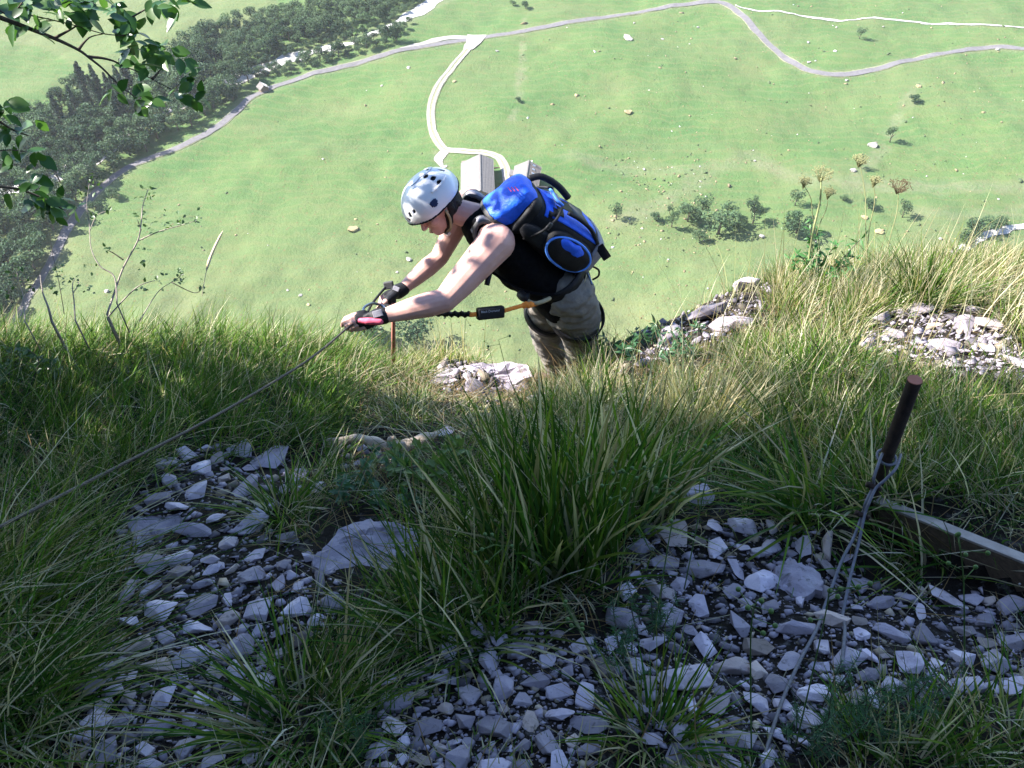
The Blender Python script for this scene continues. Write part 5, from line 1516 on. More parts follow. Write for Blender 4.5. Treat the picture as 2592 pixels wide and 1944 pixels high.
# feathery plants at the lower right
m_feather = leafy('feathery_leaf', (.050, .120, .060), trans=.3)
FEA = [(1640, 1600, 'feathery green sprig standing before the upright bluish stone'), (1570, 1690, 'feathery sprig at the right rim of the middle scree'), (2100, 1830, 'feathery spurge below the right cable strand'), (2200, 1880, 'bushy feathery spurge at the bottom right'),
       (2290, 1800, 'feathery spurge right of the cream flat stone'), (2020, 1890, 'feathery spurge beside the left cable strand at the bottom'), (900, 1900, 'dim bluish feathery sprig at the bottom left of the middle scree')]
for u, v, lab in FEA:
    p = GN1(u, v); t = thing('feathery_plant', lab, 'plant', p); st = MB(); nd_ = MB()
    for k in range(9):
        a = rs.uniform(0, 6.28); b_ = p + Vector((.045 * math.cos(a) * rs.random(), .045 * math.sin(a) * rs.random(), 0)); tip = b_ + Vector((rs.gauss(0, .035), rs.gauss(0, .035), rs.uniform(.09, .17)))
        st = MB(); st.tube([b_, b_.lerp(tip, .5), tip], [.0016, .0013, .0006], 4); chh(st.build('stem', m_twig, t), t)
        for i in range(46):
            q = b_.lerp(tip, rs.uniform(.25, 1.0)); d_ = rdir(rs, .5) * rs.uniform(.014, .026)
            s_ = d_.orthogonal().normalized() * .0009
            nd_.add([q - s_, q + s_, q + d_], [(0, 1, 2)])
    o = chh(nd_.build('needles', m_feather, t), t); o['kind'] = 'stuff'
# thin stalks with round green pods
m_pod = leafy('green_pod', (.08, .15, .04), trans=.25)
POD = [((1430, 1420), [(1435, 1250), (1560, 1180)]), ((1330, 1560), [(1280, 1400), (1240, 1380)]), ((1560, 1560), [(1600, 1230), (1640, 1190)]), ((1650, 1640), [(1700, 1330), (1735, 1215)]), ((1480, 1500), [(1560, 1290), (1570, 1220)]),
       ((1730, 1500), [(1790, 1200), (1800, 1150)]), ((1900, 1960), [(1900, 1620), (1915, 1520)]), ((2010, 1900), [(2080, 1600), (2100, 1490)]), ((2440, 1760), [(2440, 1500), (2430, 1380)]), ((1500, 1650), [(1470, 1600), (1450, 1570)]),
       ((1130, 990), [(1145, 880), (1140, 800)]), ((1170, 985), [(1175, 870), (1180, 800)]), ((1270, 1010), [(1250, 930), (1235, 870)]), ((1330, 1040), [(1290, 960), (1262, 860)])]
for k, ((bu, bv), mids) in enumerate(POD):
    p = GN1(bu, bv); dd = proj(*p)[2] - .08
    t = thing('pod_stalk', 'thin stalk with round green seed pods in the %s' % ('grass before the climber' if bv < 1060 else 'dark foreground grass'), 'stalk', p, 'pod stalks before the climber' if bv < 1060 else 'pod stalks of the foreground')
    pth = smooth_path([p] + [P(a, b_, dd - .10 * (i + 1)) for i, (a, b_) in enumerate(mids)], 6)
    st = MB(); st.tube(pth, [.0016 * (1 - .5 * i / len(pth)) for i in range(len(pth))], 5); chh(st.build('stem', m_pod, t, True), t)
    tip = pth[-1]
    for i in range(6 if bv > 1060 else 2):
        q0 = pth[-1 - i] if i < len(pth) // 2 else pth[-2]; q = q0 + Vector((rs.gauss(0, .022), rs.gauss(0, .022), rs.uniform(.005, .03)))
        s2 = MB(); s2.tube([q0, q], .0008, 4); s2.add(*ell(q, (.0040, 0, 0), (0, .0040, 0), (0, 0, .0045))); chh(s2.build('seed_pod', m_pod, t, True), t)

# umbels on the sunny crest
m_umb = noisy('dry_umbel', (.17, .18, .08), (.26, .25, .13), 60, .8, .3, .002, False)
m_umbd = noisy('dark_umbel', (.07, .055, .03), (.12, .09, .05), 60, .8, .3, .002, False)
m_stg = noisy('pale_green_stem', (.20, .24, .10), (.30, .30, .14), 60, .7, .2, .002, False)
UMB = [(905, 1035, 62, 850, 1380, 'largest pale umbel on a thick green stem above the sunny crest', m_umb, .0050), (800, 1090, 32, 845, 1290, 'small grey-green umbel left of the largest one', m_umb, .0020), (945, 1155, 30, 890, 1340, 'small low umbel right below the largest one', m_umb, .0020),
       (1135, 955, 44, 1165, 1400, 'tallest thin umbel stalk right of the largest one', m_umb, .0022), (1220, 1085, 28, 1190, 1350, 'small bent umbel between the tall stalk and the dark one', m_umb, .0024), (1370, 1105, 68, 1310, 1430, 'dark brown seed umbel rightmost above the sunny crest', m_umbd, .0024)]
def Z4(x, y, d): return P(1700 + x / 2.37, y / 2.37, d)
for hx_, hy_, r, bx_, by_, lab, mt, rad in UMB:
    dpt = 4.25; hd = Z4(hx_, hy_, dpt); bs = Z4(bx_, by_, dpt + .1); lowb = bs + (bs - hd) * .6
    t = thing('umbel', lab, 'umbel', lowb)
    mb = MB(); mb.tube(smooth_path([lowb, bs, bs.lerp(hd, .5) + Vector((.01, 0, 0)), hd - Vector((0, 0, .02))], 5), [rad] * 12 + [rad * .7] * 4, 6); chh(mb.build('stem', m_stg if rad > .003 else m_umb, t, True), t)
    mb = MB(); rw = r / 2.37 * dpt / FPX; cen = hd - Vector((0, 0, .03 + rw * .5))
    for k in range(30):
        a = rs.uniform(0, 6.28); q = math.sqrt(rs.random()); e = hd + Vector((rw * q * math.cos(a), rw * q * math.sin(a), -rw * .45 * q * q + .012))
        mb.tube([cen, cen.lerp(e, .55) + Vector((0, 0, .006)), e], .0011, 4)
        for _ in range(5):
            f = e + Vector((rs.gauss(0, .007), rs.gauss(0, .007), rs.gauss(.004, .004))); mb.add(*ell_small(f, .0034)) if False else mb.box(f, (.0017, .0006, 0), (-.0006, .0017, .0006), (0, 0, .0013))
    chh(mb.build('flower_head', mt, t), t)
# ================================================================== valley: trees
m_crown = leafy('valley_foliage', attr='col', trans=.25, rough=.6, spec=.15, vary=.42)
m_trunk = noisy('valley_bark', (.07, .055, .04), (.13, .10, .08), 3, .9, .5, .03, True)
rv = random.Random(77)
def crown_mesh(name, seed, conifer=False, n=1200, loose=False):
    r = np.random.default_rng(seed)
    V = []; C_ = []
    if conifer:
        z = r.uniform(0.08, 1, n) ** .85; a = r.uniform(0, 6.28, n)
        tier = .75 + .25 * np.sin(z * 42)
        rad = (1 - z) * .36 * tier * r.uniform(.55, 1.05, n) + .01
        cen = np.stack([rad * np.cos(a), rad * np.sin(a), z + rad * -.25], 1); sz = r.uniform(.02, .042, n)
    else:
        k = 9
        lc_ = r.normal(0, 1, (k, 3)); lc_ /= np.linalg.norm(lc_, axis=1)[:, None]; lc_ *= r.uniform(.16, .34, (k, 1)); lc_[:, 2] = np.abs(lc_[:, 2]) * 1.0 + .38 + r.uniform(-.14, .2, k)
        lr = r.uniform(.14, .25, k) * (.8 if loose else 1)
        w = r.integers(0, k, n)
        d = r.normal(0, 1, (n, 3)); d /= np.linalg.norm(d, axis=1)[:, None]; d[:, 2] = d[:, 2] * .8 + .12
        cen = lc_[w] + d * lr[w][:, None] * r.uniform(.72, 1.1, (n, 1)); sz = r.uniform(.016, .036, n) * (.9 if loose else 1)
    for i in range(n):
        q = Matrix.Rotation(r.uniform(0, 6.28), 3, 'Z') @ Matrix.Rotation(r.normal(0, .7), 3, 'X') @ Matrix.Rotation(r.normal(0, .7), 3, 'Y')
        for x, y in ((-1, -.7), (1, -.55), (.8, .7), (-.75, .8)):
            v = q @ Vector((x * sz[i], y * sz[i], 0)); V.append((cen[i][0] + v.x, cen[i][1] + v.y, cen[i][2] + v.z))
        g_ = r.uniform(.75, 1.25)
        base = np.array((.040, .068, .046)) if conifer else np.array((.044, .082, .040))
        C_ += [base * g_] * 4
    V = np.array(V); F = np.arange(len(V)).reshape(-1, 4)
    me = np_mesh(name, V, F, np.array(C_)); me.materials.append(m_crown)
    return me
crowns = [crown_mesh('crown', 500 + k) for k in range(9)]
crowns_l = [crown_mesh('crown', 540 + k, n=700, loose=True) for k in range(5)]
crowns_c = [crown_mesh('crown', 560 + k, True, 800) for k in range(3)]
def trunk_mesh(seed):
    r = random.Random(seed); mb = MB()
    mb.tube([(0, 0, -.04), (r.gauss(0, .01), r.gauss(0, .01), .2), (r.gauss(0, .02), r.gauss(0, .02), .45), (0, 0, .62)], [.035, .028, .018, .006], 6)
    for k in range(4):
        a = r.uniform(0, 6.28); mb.tube([(0, 0, .2 + .07 * k), (.12 * math.cos(a), .12 * math.sin(a), .36 + .07 * k), (.22 * math.cos(a), .22 * math.sin(a), .48 + .06 * k)], [.014, .009, .003], 4)
    me = py_mesh('trunk', mb.V, mb.F, True); me.materials.append(m_trunk); return me
trunks = [trunk_mesh(600 + k) for k in range(3)]
def tree(p, h, kind, lab, group, name='tree', wide=1.0, shape=None):
    t = thing(name, lab, 'tree', p, group)
    t.rotation_euler = (0, 0, rv.uniform(0, 6.28)); t.scale = (h * wide, h * wide, h)
    src = {'b': crowns, 'c': crowns_c, 'l': crowns_l}[kind]
    link('trunk', rv.choice(trunks), None, t); link('crown', rv.choice(src) if shape is None else src[shape], None, t)
    return t
WOOD = [(-150, 400), (0, 350), (60, 305), (150, 285), (190, 225), (280, 240), (330, 205), (420, 200), (470, 125), (540, 80), (640, 50), (760, 30), (840, 0), (880, -60), (1230, -60), (1110, 12), (1040, 55), (1005, 105), (880, 145), (760, 178), (700, 196), (640, 208), (605, 225), (590, 262),
        (500, 318), (420, 342), (380, 385), (330, 420), (285, 470), (262, 492), (225, 500), (190, 545), (130, 630), (80, 705), (40, 770), (-20, 830), (-150, 900)]
g0 = [G(u, v) for u, v in WOOD]
bx0, bx1 = min(q.x for q in g0), max(q.x for q in g0); by0, by1 = min(q.y for q in g0), max(q.y for q in g0)
cx = RNG.uniform(bx0, bx1, 60000); cy = RNG.uniform(by0, by1, 60000)
cu, cv, _ = proj(cx, cy, vz(cx, cy))
ok = inpoly(cu, cv, WOOD)
cx, cy, cu, cv = cx[ok], cy[ok], cu[ok], cv[ok]
dr_ = seg_dist(cx, cy, riverW); da = seg_dist(cx, cy, roadW)
openr = (cu > 740) & (cv < 145)
ok = (dr_ > np.where(openr, 4.3, 2.6)) & (da > 4.2)
ok &= ~((cu < 60) & (dr_ < 8))
cx, cy, cu, cv, da, dr_ = cx[ok], cy[ok], cu[ok], cv[ok], da[ok], dr_[ok]
placed = []
for x, y, u, v, a_, d_ in zip(cx, cy, cu, cv, da, dr_):
    upper = v < 190 and u > 520
    if v < -20 or u < -60: continue
    small = (a_ < 9 and u > 560) or (d_ < 9 and u > 640)
    sp = 3.2 if small else (4.5 if upper else 5.4)
    if all((x - q[0]) ** 2 + (y - q[1]) ** 2 > (sp * .5 + q[2] * .5) ** 2 for q in placed):
        placed.append((x, y, sp, u, v, small))
def REG(u, v):
    if u > 760: return 'upper wood near the white river bed' if v > 60 else 'upper wood at the top border'
    if u > 560: return 'upper wood above the small hut'
    if u > 330: return 'wood between the leafy branch and the road'
    if v < 330: return 'dark wood around the conifers'
    return 'lower left wood beside the road' if u > 120 else 'wood at the left border'
print('wood trees', len(placed))
placed.sort(key=lambda q: -q[4])
restV, restF, restC = [], [], []; rn = 0
for k, (x, y, sp, u, v, small) in enumerate(placed):
    conif = (150 < u < 330 and 190 < v < 330 and rv.random() < .65)
    h = (rv.uniform(3.0, 5.0) if small else (rv.uniform(6.0, 9.5) if v < 190 and u > 520 else rv.uniform(8.0, 12.5))) * (1.35 if conif else 1)
    p = Vector((x, y, float(vz(x, y))))
    if k < 300:
        if conif: tree(p, h, 'c', 'dark pointed conifer in the riverside wood', 'conifers of the riverside wood', 'conifer_tree', .9)
        elif small: tree(p, h, 'b', 'small round grey-green tree on the river bank, ' + REG(u, v), 'small bank trees, ' + REG(u, v), 'broadleaf_tree', 1.15)
        else: tree(p, h, 'b', 'tall grey-green broadleaf tree in the ' + REG(u, v), 'tall trees of the ' + REG(u, v), 'broadleaf_tree', rv.uniform(.85, 1.1))
    else:
        me = crowns[k % 9]; nV = len(me.vertices); co_ = np.empty(nV * 3); me.vertices.foreach_get('co', co_); co_ = co_.reshape(-1, 3) * h
        an = rv.uniform(0, 6.28); ca, sa = math.cos(an), math.sin(an)
        restV.append(np.stack([co_[:, 0] * ca - co_[:, 1] * sa + x, co_[:, 0] * sa + co_[:, 1] * ca + y, co_[:, 2] + p.z], 1)); restF.append(np.arange(nV).reshape(-1, 4) + rn); rn += nV
        restC.append(np.tile(np.array((.044, .082, .040)) * rv.uniform(.75, 1.25), (nV, 1)))
if restV:
    tag(link('forest', np_mesh('forest', np.concatenate(restV), np.concatenate(restF), np.concatenate(restC)), m_crown), 'farthest trees of the riverside wood merging into one mass', 'forest', kind='stuff')
# single small trees and bushes of the meadow:  u, v (foot), height px, kind, label
SOLO = [(2175, 98, 36, 'l', 'lone small conifer-like tree on the slope above the road bend'), (2312, 258, 22, 'b', 'small dark bush below the road near the stony strip'), (2252, 360, 46, 'l', 'slim tree at the head of the stony strip in the meadow'), (2172, 425, 34, 'l', 'little tree right above the white boulder'),
        (1560, 555, 60, 'l', 'leftmost thin tree of the meadow thicket'), (1775, 545, 80, 'l', 'tall thin tree at the top of the meadow thicket'), (1818, 592, 100, 'l', 'largest bushy tree of the meadow thicket'), (1905, 565, 86, 'l', 'right-hand tall tree of the meadow thicket'), (1905, 535, 60, 'l', 'upper right thin tree of the meadow thicket'),
        (2012, 520, 52, 'l', 'slender tree standing alone right of the thicket'), (2015, 590, 52, 'b', 'low round bush below the slender tree'), (2198, 528, 30, 'b', 'small round bush near the umbels'), (2283, 550, 50, 'l', 'rightmost meadow tree with a wide dark shadow'), (2135, 508, 16, 'b', 'tiny bush between slender tree and round bush'),
        (1695, 540, 34, 'l', 'sparse sapling at the left edge of the thicket'), (1770, 610, 40, 'b', 'low shrub in front of the largest thicket tree'), (2470, 590, 42, 'b', 'dark bush at the bend of the white stream bed'), (2505, 580, 34, 'b', 'dark bush beside the white stream bed'), (2535, 572, 26, 'b', 'small dark bush at the end of the stream bed'), (2450, 618, 36, 'b', 'leafy bush at the lower stream bed'),
        (1330, 22, 18, 'b', 'small bush on the wall line above the road'), (1298, 14, 14, 'b', 'tiny bush left of the wall line above the road'), (1312, 258, 14, 'b', 'small bush on the old wall line in the meadow'), (585, 240, 24, 'b', 'bush at the roadside near the small hut'), (1660, 560, 30, 'b', 'low bush in front of the thicket at its left'),
        (1700, 575, 60, 'l', 'greyish thin tree at the lower left of the thicket'), (1740, 560, 60, 'b', 'dark bushy tree in the heart of the thicket'), (1840, 545, 56, 'l', 'thin tree behind the largest thicket tree'), (1865, 575, 44, 'b', 'rounded bush at the lower right of the thicket'),
        (285, 500, 26, 'b', 'isolated bush beside the road at the end of the wood'), (243, 528, 24, 'b', 'small bush hugging the left road bend'), (935, 870, 60, 'b', 'bush on the flank just under the red post'), (1050, 868, 70, 'l', 'grey bush on the flank right of the red post')]
for u, v, hp_, kd, lab in SOLO:
    p = G(u, v); d = proj(*p)[2]; th = math.acos(min(1, abs(p.z) / p.length)); h = (.72 if 1540 < u < 1930 else 1.0) * hp_ * d / FPX / max(.4, math.sin(th))
    bush = 'bush' in lab or 'shrub' in lab
    o = tree(p, h, kd, lab, None, 'bush' if bush else 'meadow_tree', (1.35 if bush else .85))
    if bush: o['category'] = 'bush'

# ================================================================== valley: buildings
m_roofw = noisy('weathered_shingle', (.125, .115, .112), (.175, .162, .158), 1.2, .9, .7, .06, True)
m_roofb = noisy('brown_shingle', (.13, .11, .10), (.20, .17, .15), 1.2, .9, .7, .06, True)
m_planks = noisy('barn_planks', (.14, .10, .075), (.22, .165, .125), 1.5, .9, .5, .04, True, stretch=(4, 4, .4))
m_plaster = noisy('pale_plaster', (.55, .52, .48), (.66, .63, .59), 1.0, .9, .3, .03, True)
m_glass = noisy('dark_window', (.02, .022, .025), (.04, .042, .05), 2, .15, 0, 0, True, spec=.6)
def barn(name, lab, p, yaw, L, wl, wr, hr, hl, hrr, roofmats, loc_extra=None):
    """gable building: ridge along local y, wl / wr half widths, hr ridge height, hl / hrr eave heights"""
    t = thing(name, lab, 'barn', p); t.rotation_euler = (0, 0, yaw)
    y0, y1 = -L, 0
    i = .35
    V = [(-wl + i, y0 + i, -1.5), (wr - i, y0 + i, -1.5), (wr - i, y1 - i, -1.5), (-wl + i, y1 - i, -1.5), (-wl + i, y0 + i, hl - .1), (wr - i, y0 + i, hrr - .1), (wr - i, y1 - i, hrr - .1), (-wl + i, y1 - i, hl - .1), (0, y0 + i, hr - .15), (0, y1 - i, hr - .15)]
    F = [(0, 3, 2, 1), (0, 1, 5, 8, 4), (2, 3, 7, 9, 6), (1, 2, 6, 5), (3, 0, 4, 7), (4, 8, 9, 7), (5, 6, 9, 8)]
    link('wall', py_mesh('wall', V, F), m_planks, t)
    for (e, h, mt) in ((-wl, hl, roofmats[0]), (wr, hrr, roofmats[1])):
        mb = MB(); n = Vector((0, 0, 1)).cross(Vector((0, 1, 0)))
        slope = Vector((e, 0, h - hr)); sl = slope.length; nrm = Vector((hr - h, 0, abs(e))).normalized(); nrm.x *= math.copysign(1, e)
        a = Vector((0, 0, hr)); b_ = Vector((e, 0, h)) + slope.normalized() * .3
        rows = 9
        for k in range(rows):
            q0 = a.lerp(b_, k / rows); q1 = a.lerp(b_, (k + 1.12) / rows)
            for z0, z1 in ((.0, .10),):
                V = [q0 + Vector((0, y0 - .3, 0)) + nrm * .02, q0 + Vector((0, y1 + .3, 0)) + nrm * .02, q1 + Vector((0, y1 + .3, 0)) + nrm * .14, q1 + Vector((0, y0 - .3, 0)) + nrm * .14]
                V += [v - nrm * .08 for v in V]
                F = [(0, 1, 2, 3), (7, 6, 5, 4), (0, 4, 5, 1), (1, 5, 6, 2), (2, 6, 7, 3), (3, 7, 4, 0)]
                mb.add(V, F)
        mb.build('roof_slope', mt, t)
    mb = MB(); mb.box((0, (y0 + y1) / 2, hr + .12), (.22, 0, 0), (0, L / 2 + .3, 0), (0, 0, .09)); mb.build('ridge_cap', roofmats[0], t)
    # doors and windows on both gables and the right wall
    for yy, sg in ((y0 + i, -1), (y1 - i, 1)):
        mb = MB(); mb.box((.6, yy + sg * .04, 1.1), (1.4, 0, 0), (0, .06, 0), (0, 0, 1.5)); mb.build('door', m_planks, t)
    for k in range(3):
        mb = MB(); mb.box((wr - i + .03, y0 + L * (k + 1) / 4, min(1.8, hrr - 1)), (.06, 0, 0), (0, .5, 0), (0, 0, .45)); w_ = mb.build('window', m_glass, t)
    return t
p1 = G(1216, 432)
b1_ = barn('barn', 'long pale-roofed barn partly hidden behind the rucksack', p1, math.radians(2), 24, 7.2, 4.9, 7.4, 3.6, 4.9, (m_roofw, m_roofw))
mb = MB(); mb.box((-5.4, 1.6, .7), (1.7, 0, 0), (0, 1.3, 0), (0, 0, 1.9)); o = mb.build('lean_to', m_planks, b1_)
mb = MB(); mb.box((-5.4, 1.6, 2.72), (2.0, 0, .25), (0, 1.6, 0), (0, 0, .08)); mb.build('lean_to_roof', m_roofb, b1_)
mb = MB(); mb.box((4.4, 1.4, 1.0), (.12, 0, 0), (0, .12, 0), (0, 0, 1.8)); mb.build('gate_post', m_plaster, b1_)
mb = MB(); mb.box((5.6, .9, .4), (4.0, 0, 0), (0, .12, 0), (0, 0, .5)); mb.build('yard_rail', m_planks, b1_)
p2 = G(1338, 446)
b2_ = barn('barn', 'smaller barn with brown right roof slope beside the farm track', p2, math.radians(-6), 16, 5.2, 4.6, 7.0, 4.2, 4.4, (m_roofw, m_roofb))
mb = MB(); mb.box((-5.9, -3.2, 1.2), (1.1, 0, 0), (0, 1.6, 0), (0, 0, 2.0)); mb.build('lean_to', m_plaster, b2_)
mb = MB(); mb.box((-5.9, -3.2, 3.27), (1.4, 0, -.15), (0, 1.9, 0), (0, 0, .08)); mb.build('lean_to_roof', m_roofw, b2_)
for k in range(3):
    s = k * 2.7 + 1.5; mb = MB(); mb.box((2.2, -s, 5.95), (.5, 0, -.28), (0, .38, 0), (.05, 0, .10)); mb.build('skylight', m_silver, b2_)
mb = MB(); mb.box((1.2, -1.2, 6.9), (.3, 0, 0), (0, .3, 0), (0, 0, .9)); mb.build('chimney', m_plaster, b2_)
p3 = G(662, 226)
b3_ = barn('hut', 'tiny white-roofed hut beside the road at the edge of the wood', p3, math.radians(38), 3.6, 1.9, 1.9, 3.4, 2.0, 2.0, (m_roofw, m_plaster)); b3_['category'] = 'hut'

# ================================================================== valley: boulders
m_boul = noisy('meadow_boulder', (.20, .185, .17), (.34, .32, .30), 1.4, .9, .8, .12, True)
m_mound = noisy('earth_mound', (.24, .19, .10), (.36, .31, .18), 1.6, .95, .8, .15, True)
bsh = [rock_mesh('boulder_shape', 800 + k, 1, rv.uniform(.7, .95), rv.uniform(.5, .75), 18, 1, .07) for k in range(8)]
for me in bsh: me.materials.clear(); me.materials.append(m_boul)
BOUL = [(1258, 130, 17, 'pale boulder left of the old wall line above the farm track'), (1034, 172, 20, 'flat boulder in the meadow just below the road'), (966, 218, 14, 'small boulder left of the farm track'), (1150, 207, 17, 'brown boulder inside the farm track bend'),
        (1035, 658, 26, 'grey boulder with a pointed shadow on the meadow under the arms'), (1005, 690, 14, 'small bright stone below the grey boulder under the arms'), (893, 582, 48, 'broad heap of brown rocks left of the climber'), (900, 556, 14, 'small stone above the brown rock heap'), (955, 568, 12, 'white block right of the brown rock heap'),
        (270, 738, 20, 'white boulder beside the pale shrub stem'), (760, 748, 20, 'flat pale boulder above the left crest'), (728, 735, 14, 'dark-shadowed stone left of the flat pale boulder'), (2160, 433, 26, 'white boulder at the foot of the stony strip'), (2208, 370, 42, 'heap of pale stones in the stony strip'),
        (1928, 600, 24, 'grey and white boulder in front of the largest thicket tree'), (1590, 98, 46, 'large flat pale outcrop in the middle of the upper meadow'), (1590, 285, 34, 'brown outcrop in the centre of the meadow'), (1677, 100, 14, 'dark boulder right of the flat outcrop'), (1605, 59, 12, 'pale boulder under the road'),
        (1767, 70, 12, 'pale boulder below the upper road'), (2117, 70, 12, 'white stone under the dry channel'), (2235, 68, 10, 'white stone on the right of the dry channel'), (2325, 220, 26, 'tan outcrop at the upper end of the stony strip'), (2046, 108, 14, 'stone above the road bend'), (2047, 158, 16, 'pile of stones inside the road bend'),
        (2143, 204, 14, 'pale stone at the outer verge of the road bend'), (2525, 126, 16, 'white boulder at the right verge of the road'), (2380, 605, 18, 'white boulder near the right stream bed'), (965, 832, 16, 'white stone low on the flank right of the red post'), (1910, 408, 14, 'pale boulder left of the stony strip'),
        (780, 772, 16, 'tan boulder close above the left crest'), (1170, 790, 14, 'pale stone under the lanyard'), (700, 835, 12, 'small pale stone at the left crest edge'), (2186, 552, 34, 'tan earth mound near the umbels'), (2225, 588, 34, 'second tan mound nearer the crest')]
for u, v, w, lab in BOUL:
    p = G(u, v); d = proj(*p)[2]; s = w * .68 * d / FPX
    me = bsh[0] if False else bsh[rv.randrange(8)]
    if 'mound' in lab or 'brown' in lab or 'tan' in lab:
        me = me.copy(); me.materials.clear(); me.materials.append(m_mound)
    o = link('boulder', me); o.location = p + Vector((0, 0, s * .12)); o.scale = (s * 1.1, s * 1.1, s * (.75 if 'flat' not in lab else .35)); o.rotation_euler = (rv.gauss(0, .15), rv.gauss(0, .15), rv.uniform(0, 6.28))
    tag(o, lab, 'boulder')
# lesser stones and hummocks strewn over the meadow
sV, sF, sC = [], [], []; sn = 0
uu = np.concatenate([RNG.uniform(300, 2592, 260), RNG.uniform(900, 2592, 480), RNG.uniform(1300, 2592, 520), RNG.uniform(1540, 1800, 300)]); vv = np.concatenate([RNG.uniform(120, 900, 260), RNG.uniform(560, 900, 480), RNG.uniform(10, 640, 520), RNG.uniform(400, 640, 300)])
for k, (u, v) in enumerate(zip(uu, vv)):
    p = G(u, v)
    if seg_dist(np.array([p.x]), np.array([p.y]), roadW)[0] < 3.5 or seg_dist(np.array([p.x]), np.array([p.y]), trackW)[0] < 3 or inpoly([u], [v], WOOD)[0] or inpoly([u], [v], [(1150, 380), (1420, 380), (1420, 520), (1150, 520)])[0]: continue
    d = proj(*p)[2]; s = (1.8 + rv.expovariate(1 / 1.9)) * d / FPX
    V0, F0 = chip_shapes[k % 10]; an = rv.uniform(0, 6.28); ca, sa = math.cos(an), math.sin(an)
    q = V0 * np.array((s * 1.5, s * 1.3, s * 1.9)); sV.append(np.stack([q[:, 0] * ca - q[:, 1] * sa + p.x, q[:, 0] * sa + q[:, 1] * ca + p.y, q[:, 2] + p.z + s * .1], 1)); sF.append(F0 + sn); sn += len(V0)
    c_ = np.array((.45, .43, .40)) * rv.uniform(.7, 1.15) if rv.random() < .09 else (np.array((.20, .155, .085)) * rv.uniform(.6, 1.3) if rv.random() < .55 else np.array((.055, .085, .030)) * rv.uniform(.7, 1.3))
    sC.append(np.tile(c_, (len(V0), 1)))
tag(link('meadow_rubble', np_mesh('meadow_rubble', np.concatenate(sV), np.concatenate(sF), np.concatenate(sC)), m_gravel), 'countless small stones and hummocks strewn over the valley meadow', 'rubble', kind='stuff')

# ================================================================== the tree that overhangs from the left, and the crag added for shade
tr = thing('overhanging_tree', 'broadleaf tree whose dark branches hang in from the top left', 'tree', (-3.3, 2.2, float(tz(-3.3, 2.2))))
tb = tr.location.copy()
fork = Vector((-3.0, 2.3, .1))
mb = MB(); mb.tube(smooth_path([tb - Vector((0, 0, .3)), tb + Vector((.05, .05, .9)), tb + Vector((.2, .1, 1.9)), fork, fork + Vector((.3, .5, 1.3))], 6), [.13, .125, .12, .115, .11, .105, .10, .10, .095, .095, .09, .09, .085, .085, .08, .08, .075, .075, .07, .065, .06, .05, .04, .035, .03][:25], 10)
chh(mb.build('trunk', m_twig, tr, True), tr)
rl = random.Random(31)
vis = []            # leaves that the picture shows:  position, direction, size
BR = [[(-160, 40, 2.4), (60, 120, 2.48), (306, 216, 2.58), (438, 279, 2.63), (498, 322, 2.65), (575, 384, 2.67), (660, 468, 2.69), (761, 546, 2.72)], [(494, 318, 2.65), (570, 325, 2.67), (636, 342, 2.69), (696, 372, 2.71), (774, 402, 2.73), (852, 444, 2.75), (960, 500, 2.78)],
      [(306, 214, 2.58), (426, 146, 2.6), (434, 118, 2.6)], [(-100, 10, 2.45), (100, 70, 2.5), (276, 108, 2.56), (432, 146, 2.6), (576, 188, 2.63), (690, 200, 2.66)], [(438, 279, 2.63), (498, 212, 2.64), (576, 190, 2.64)], [(60, 100, 2.44), (150, -20, 2.4), (260, -160, 2.3)],
      [(690, 200, 2.66), (702, 126, 2.66), (798, 62, 2.66), (888, 10, 2.66), (960, -80, 2.6)], [(-200, 560, 2.5), (-60, 640, 2.6), (60, 720, 2.68), (160, 760, 2.7)], [(-200, 980, 2.6), (-20, 1040, 2.7), (110, 1060, 2.75), (240, 1110, 2.78), (350, 1170, 2.8)], [(-150, 860, 2.6), (40, 840, 2.65), (150, 850, 2.7)], [(852, 444, 2.75), (898, 390, 2.76), (905, 340, 2.76)]]
for k, br in enumerate(BR):
    pth = smooth_path([Z2(*q) for q in br], 5)
    if k in (0, 7, 8, 9, 5, 3): pth = smooth_path([fork + Vector((.1, .1, .2 + .2 * k % 1)), (fork + pth[0]) / 2 + Vector((0, 0, .25)), pth[0]], 5)[:-1] + pth
    r0 = .0075 if k in (0, 7, 8) else .0034
    ns = len(pth)
    mb = MB(); mb.tube(pth, [max(.0016, r0 * (1 + 1.2 * max(0, .5 - i / ns)) * (1 - .75 * i / ns)) for i in range(ns)], 6); chh(mb.build('branch', m_twig, tr, True), tr)
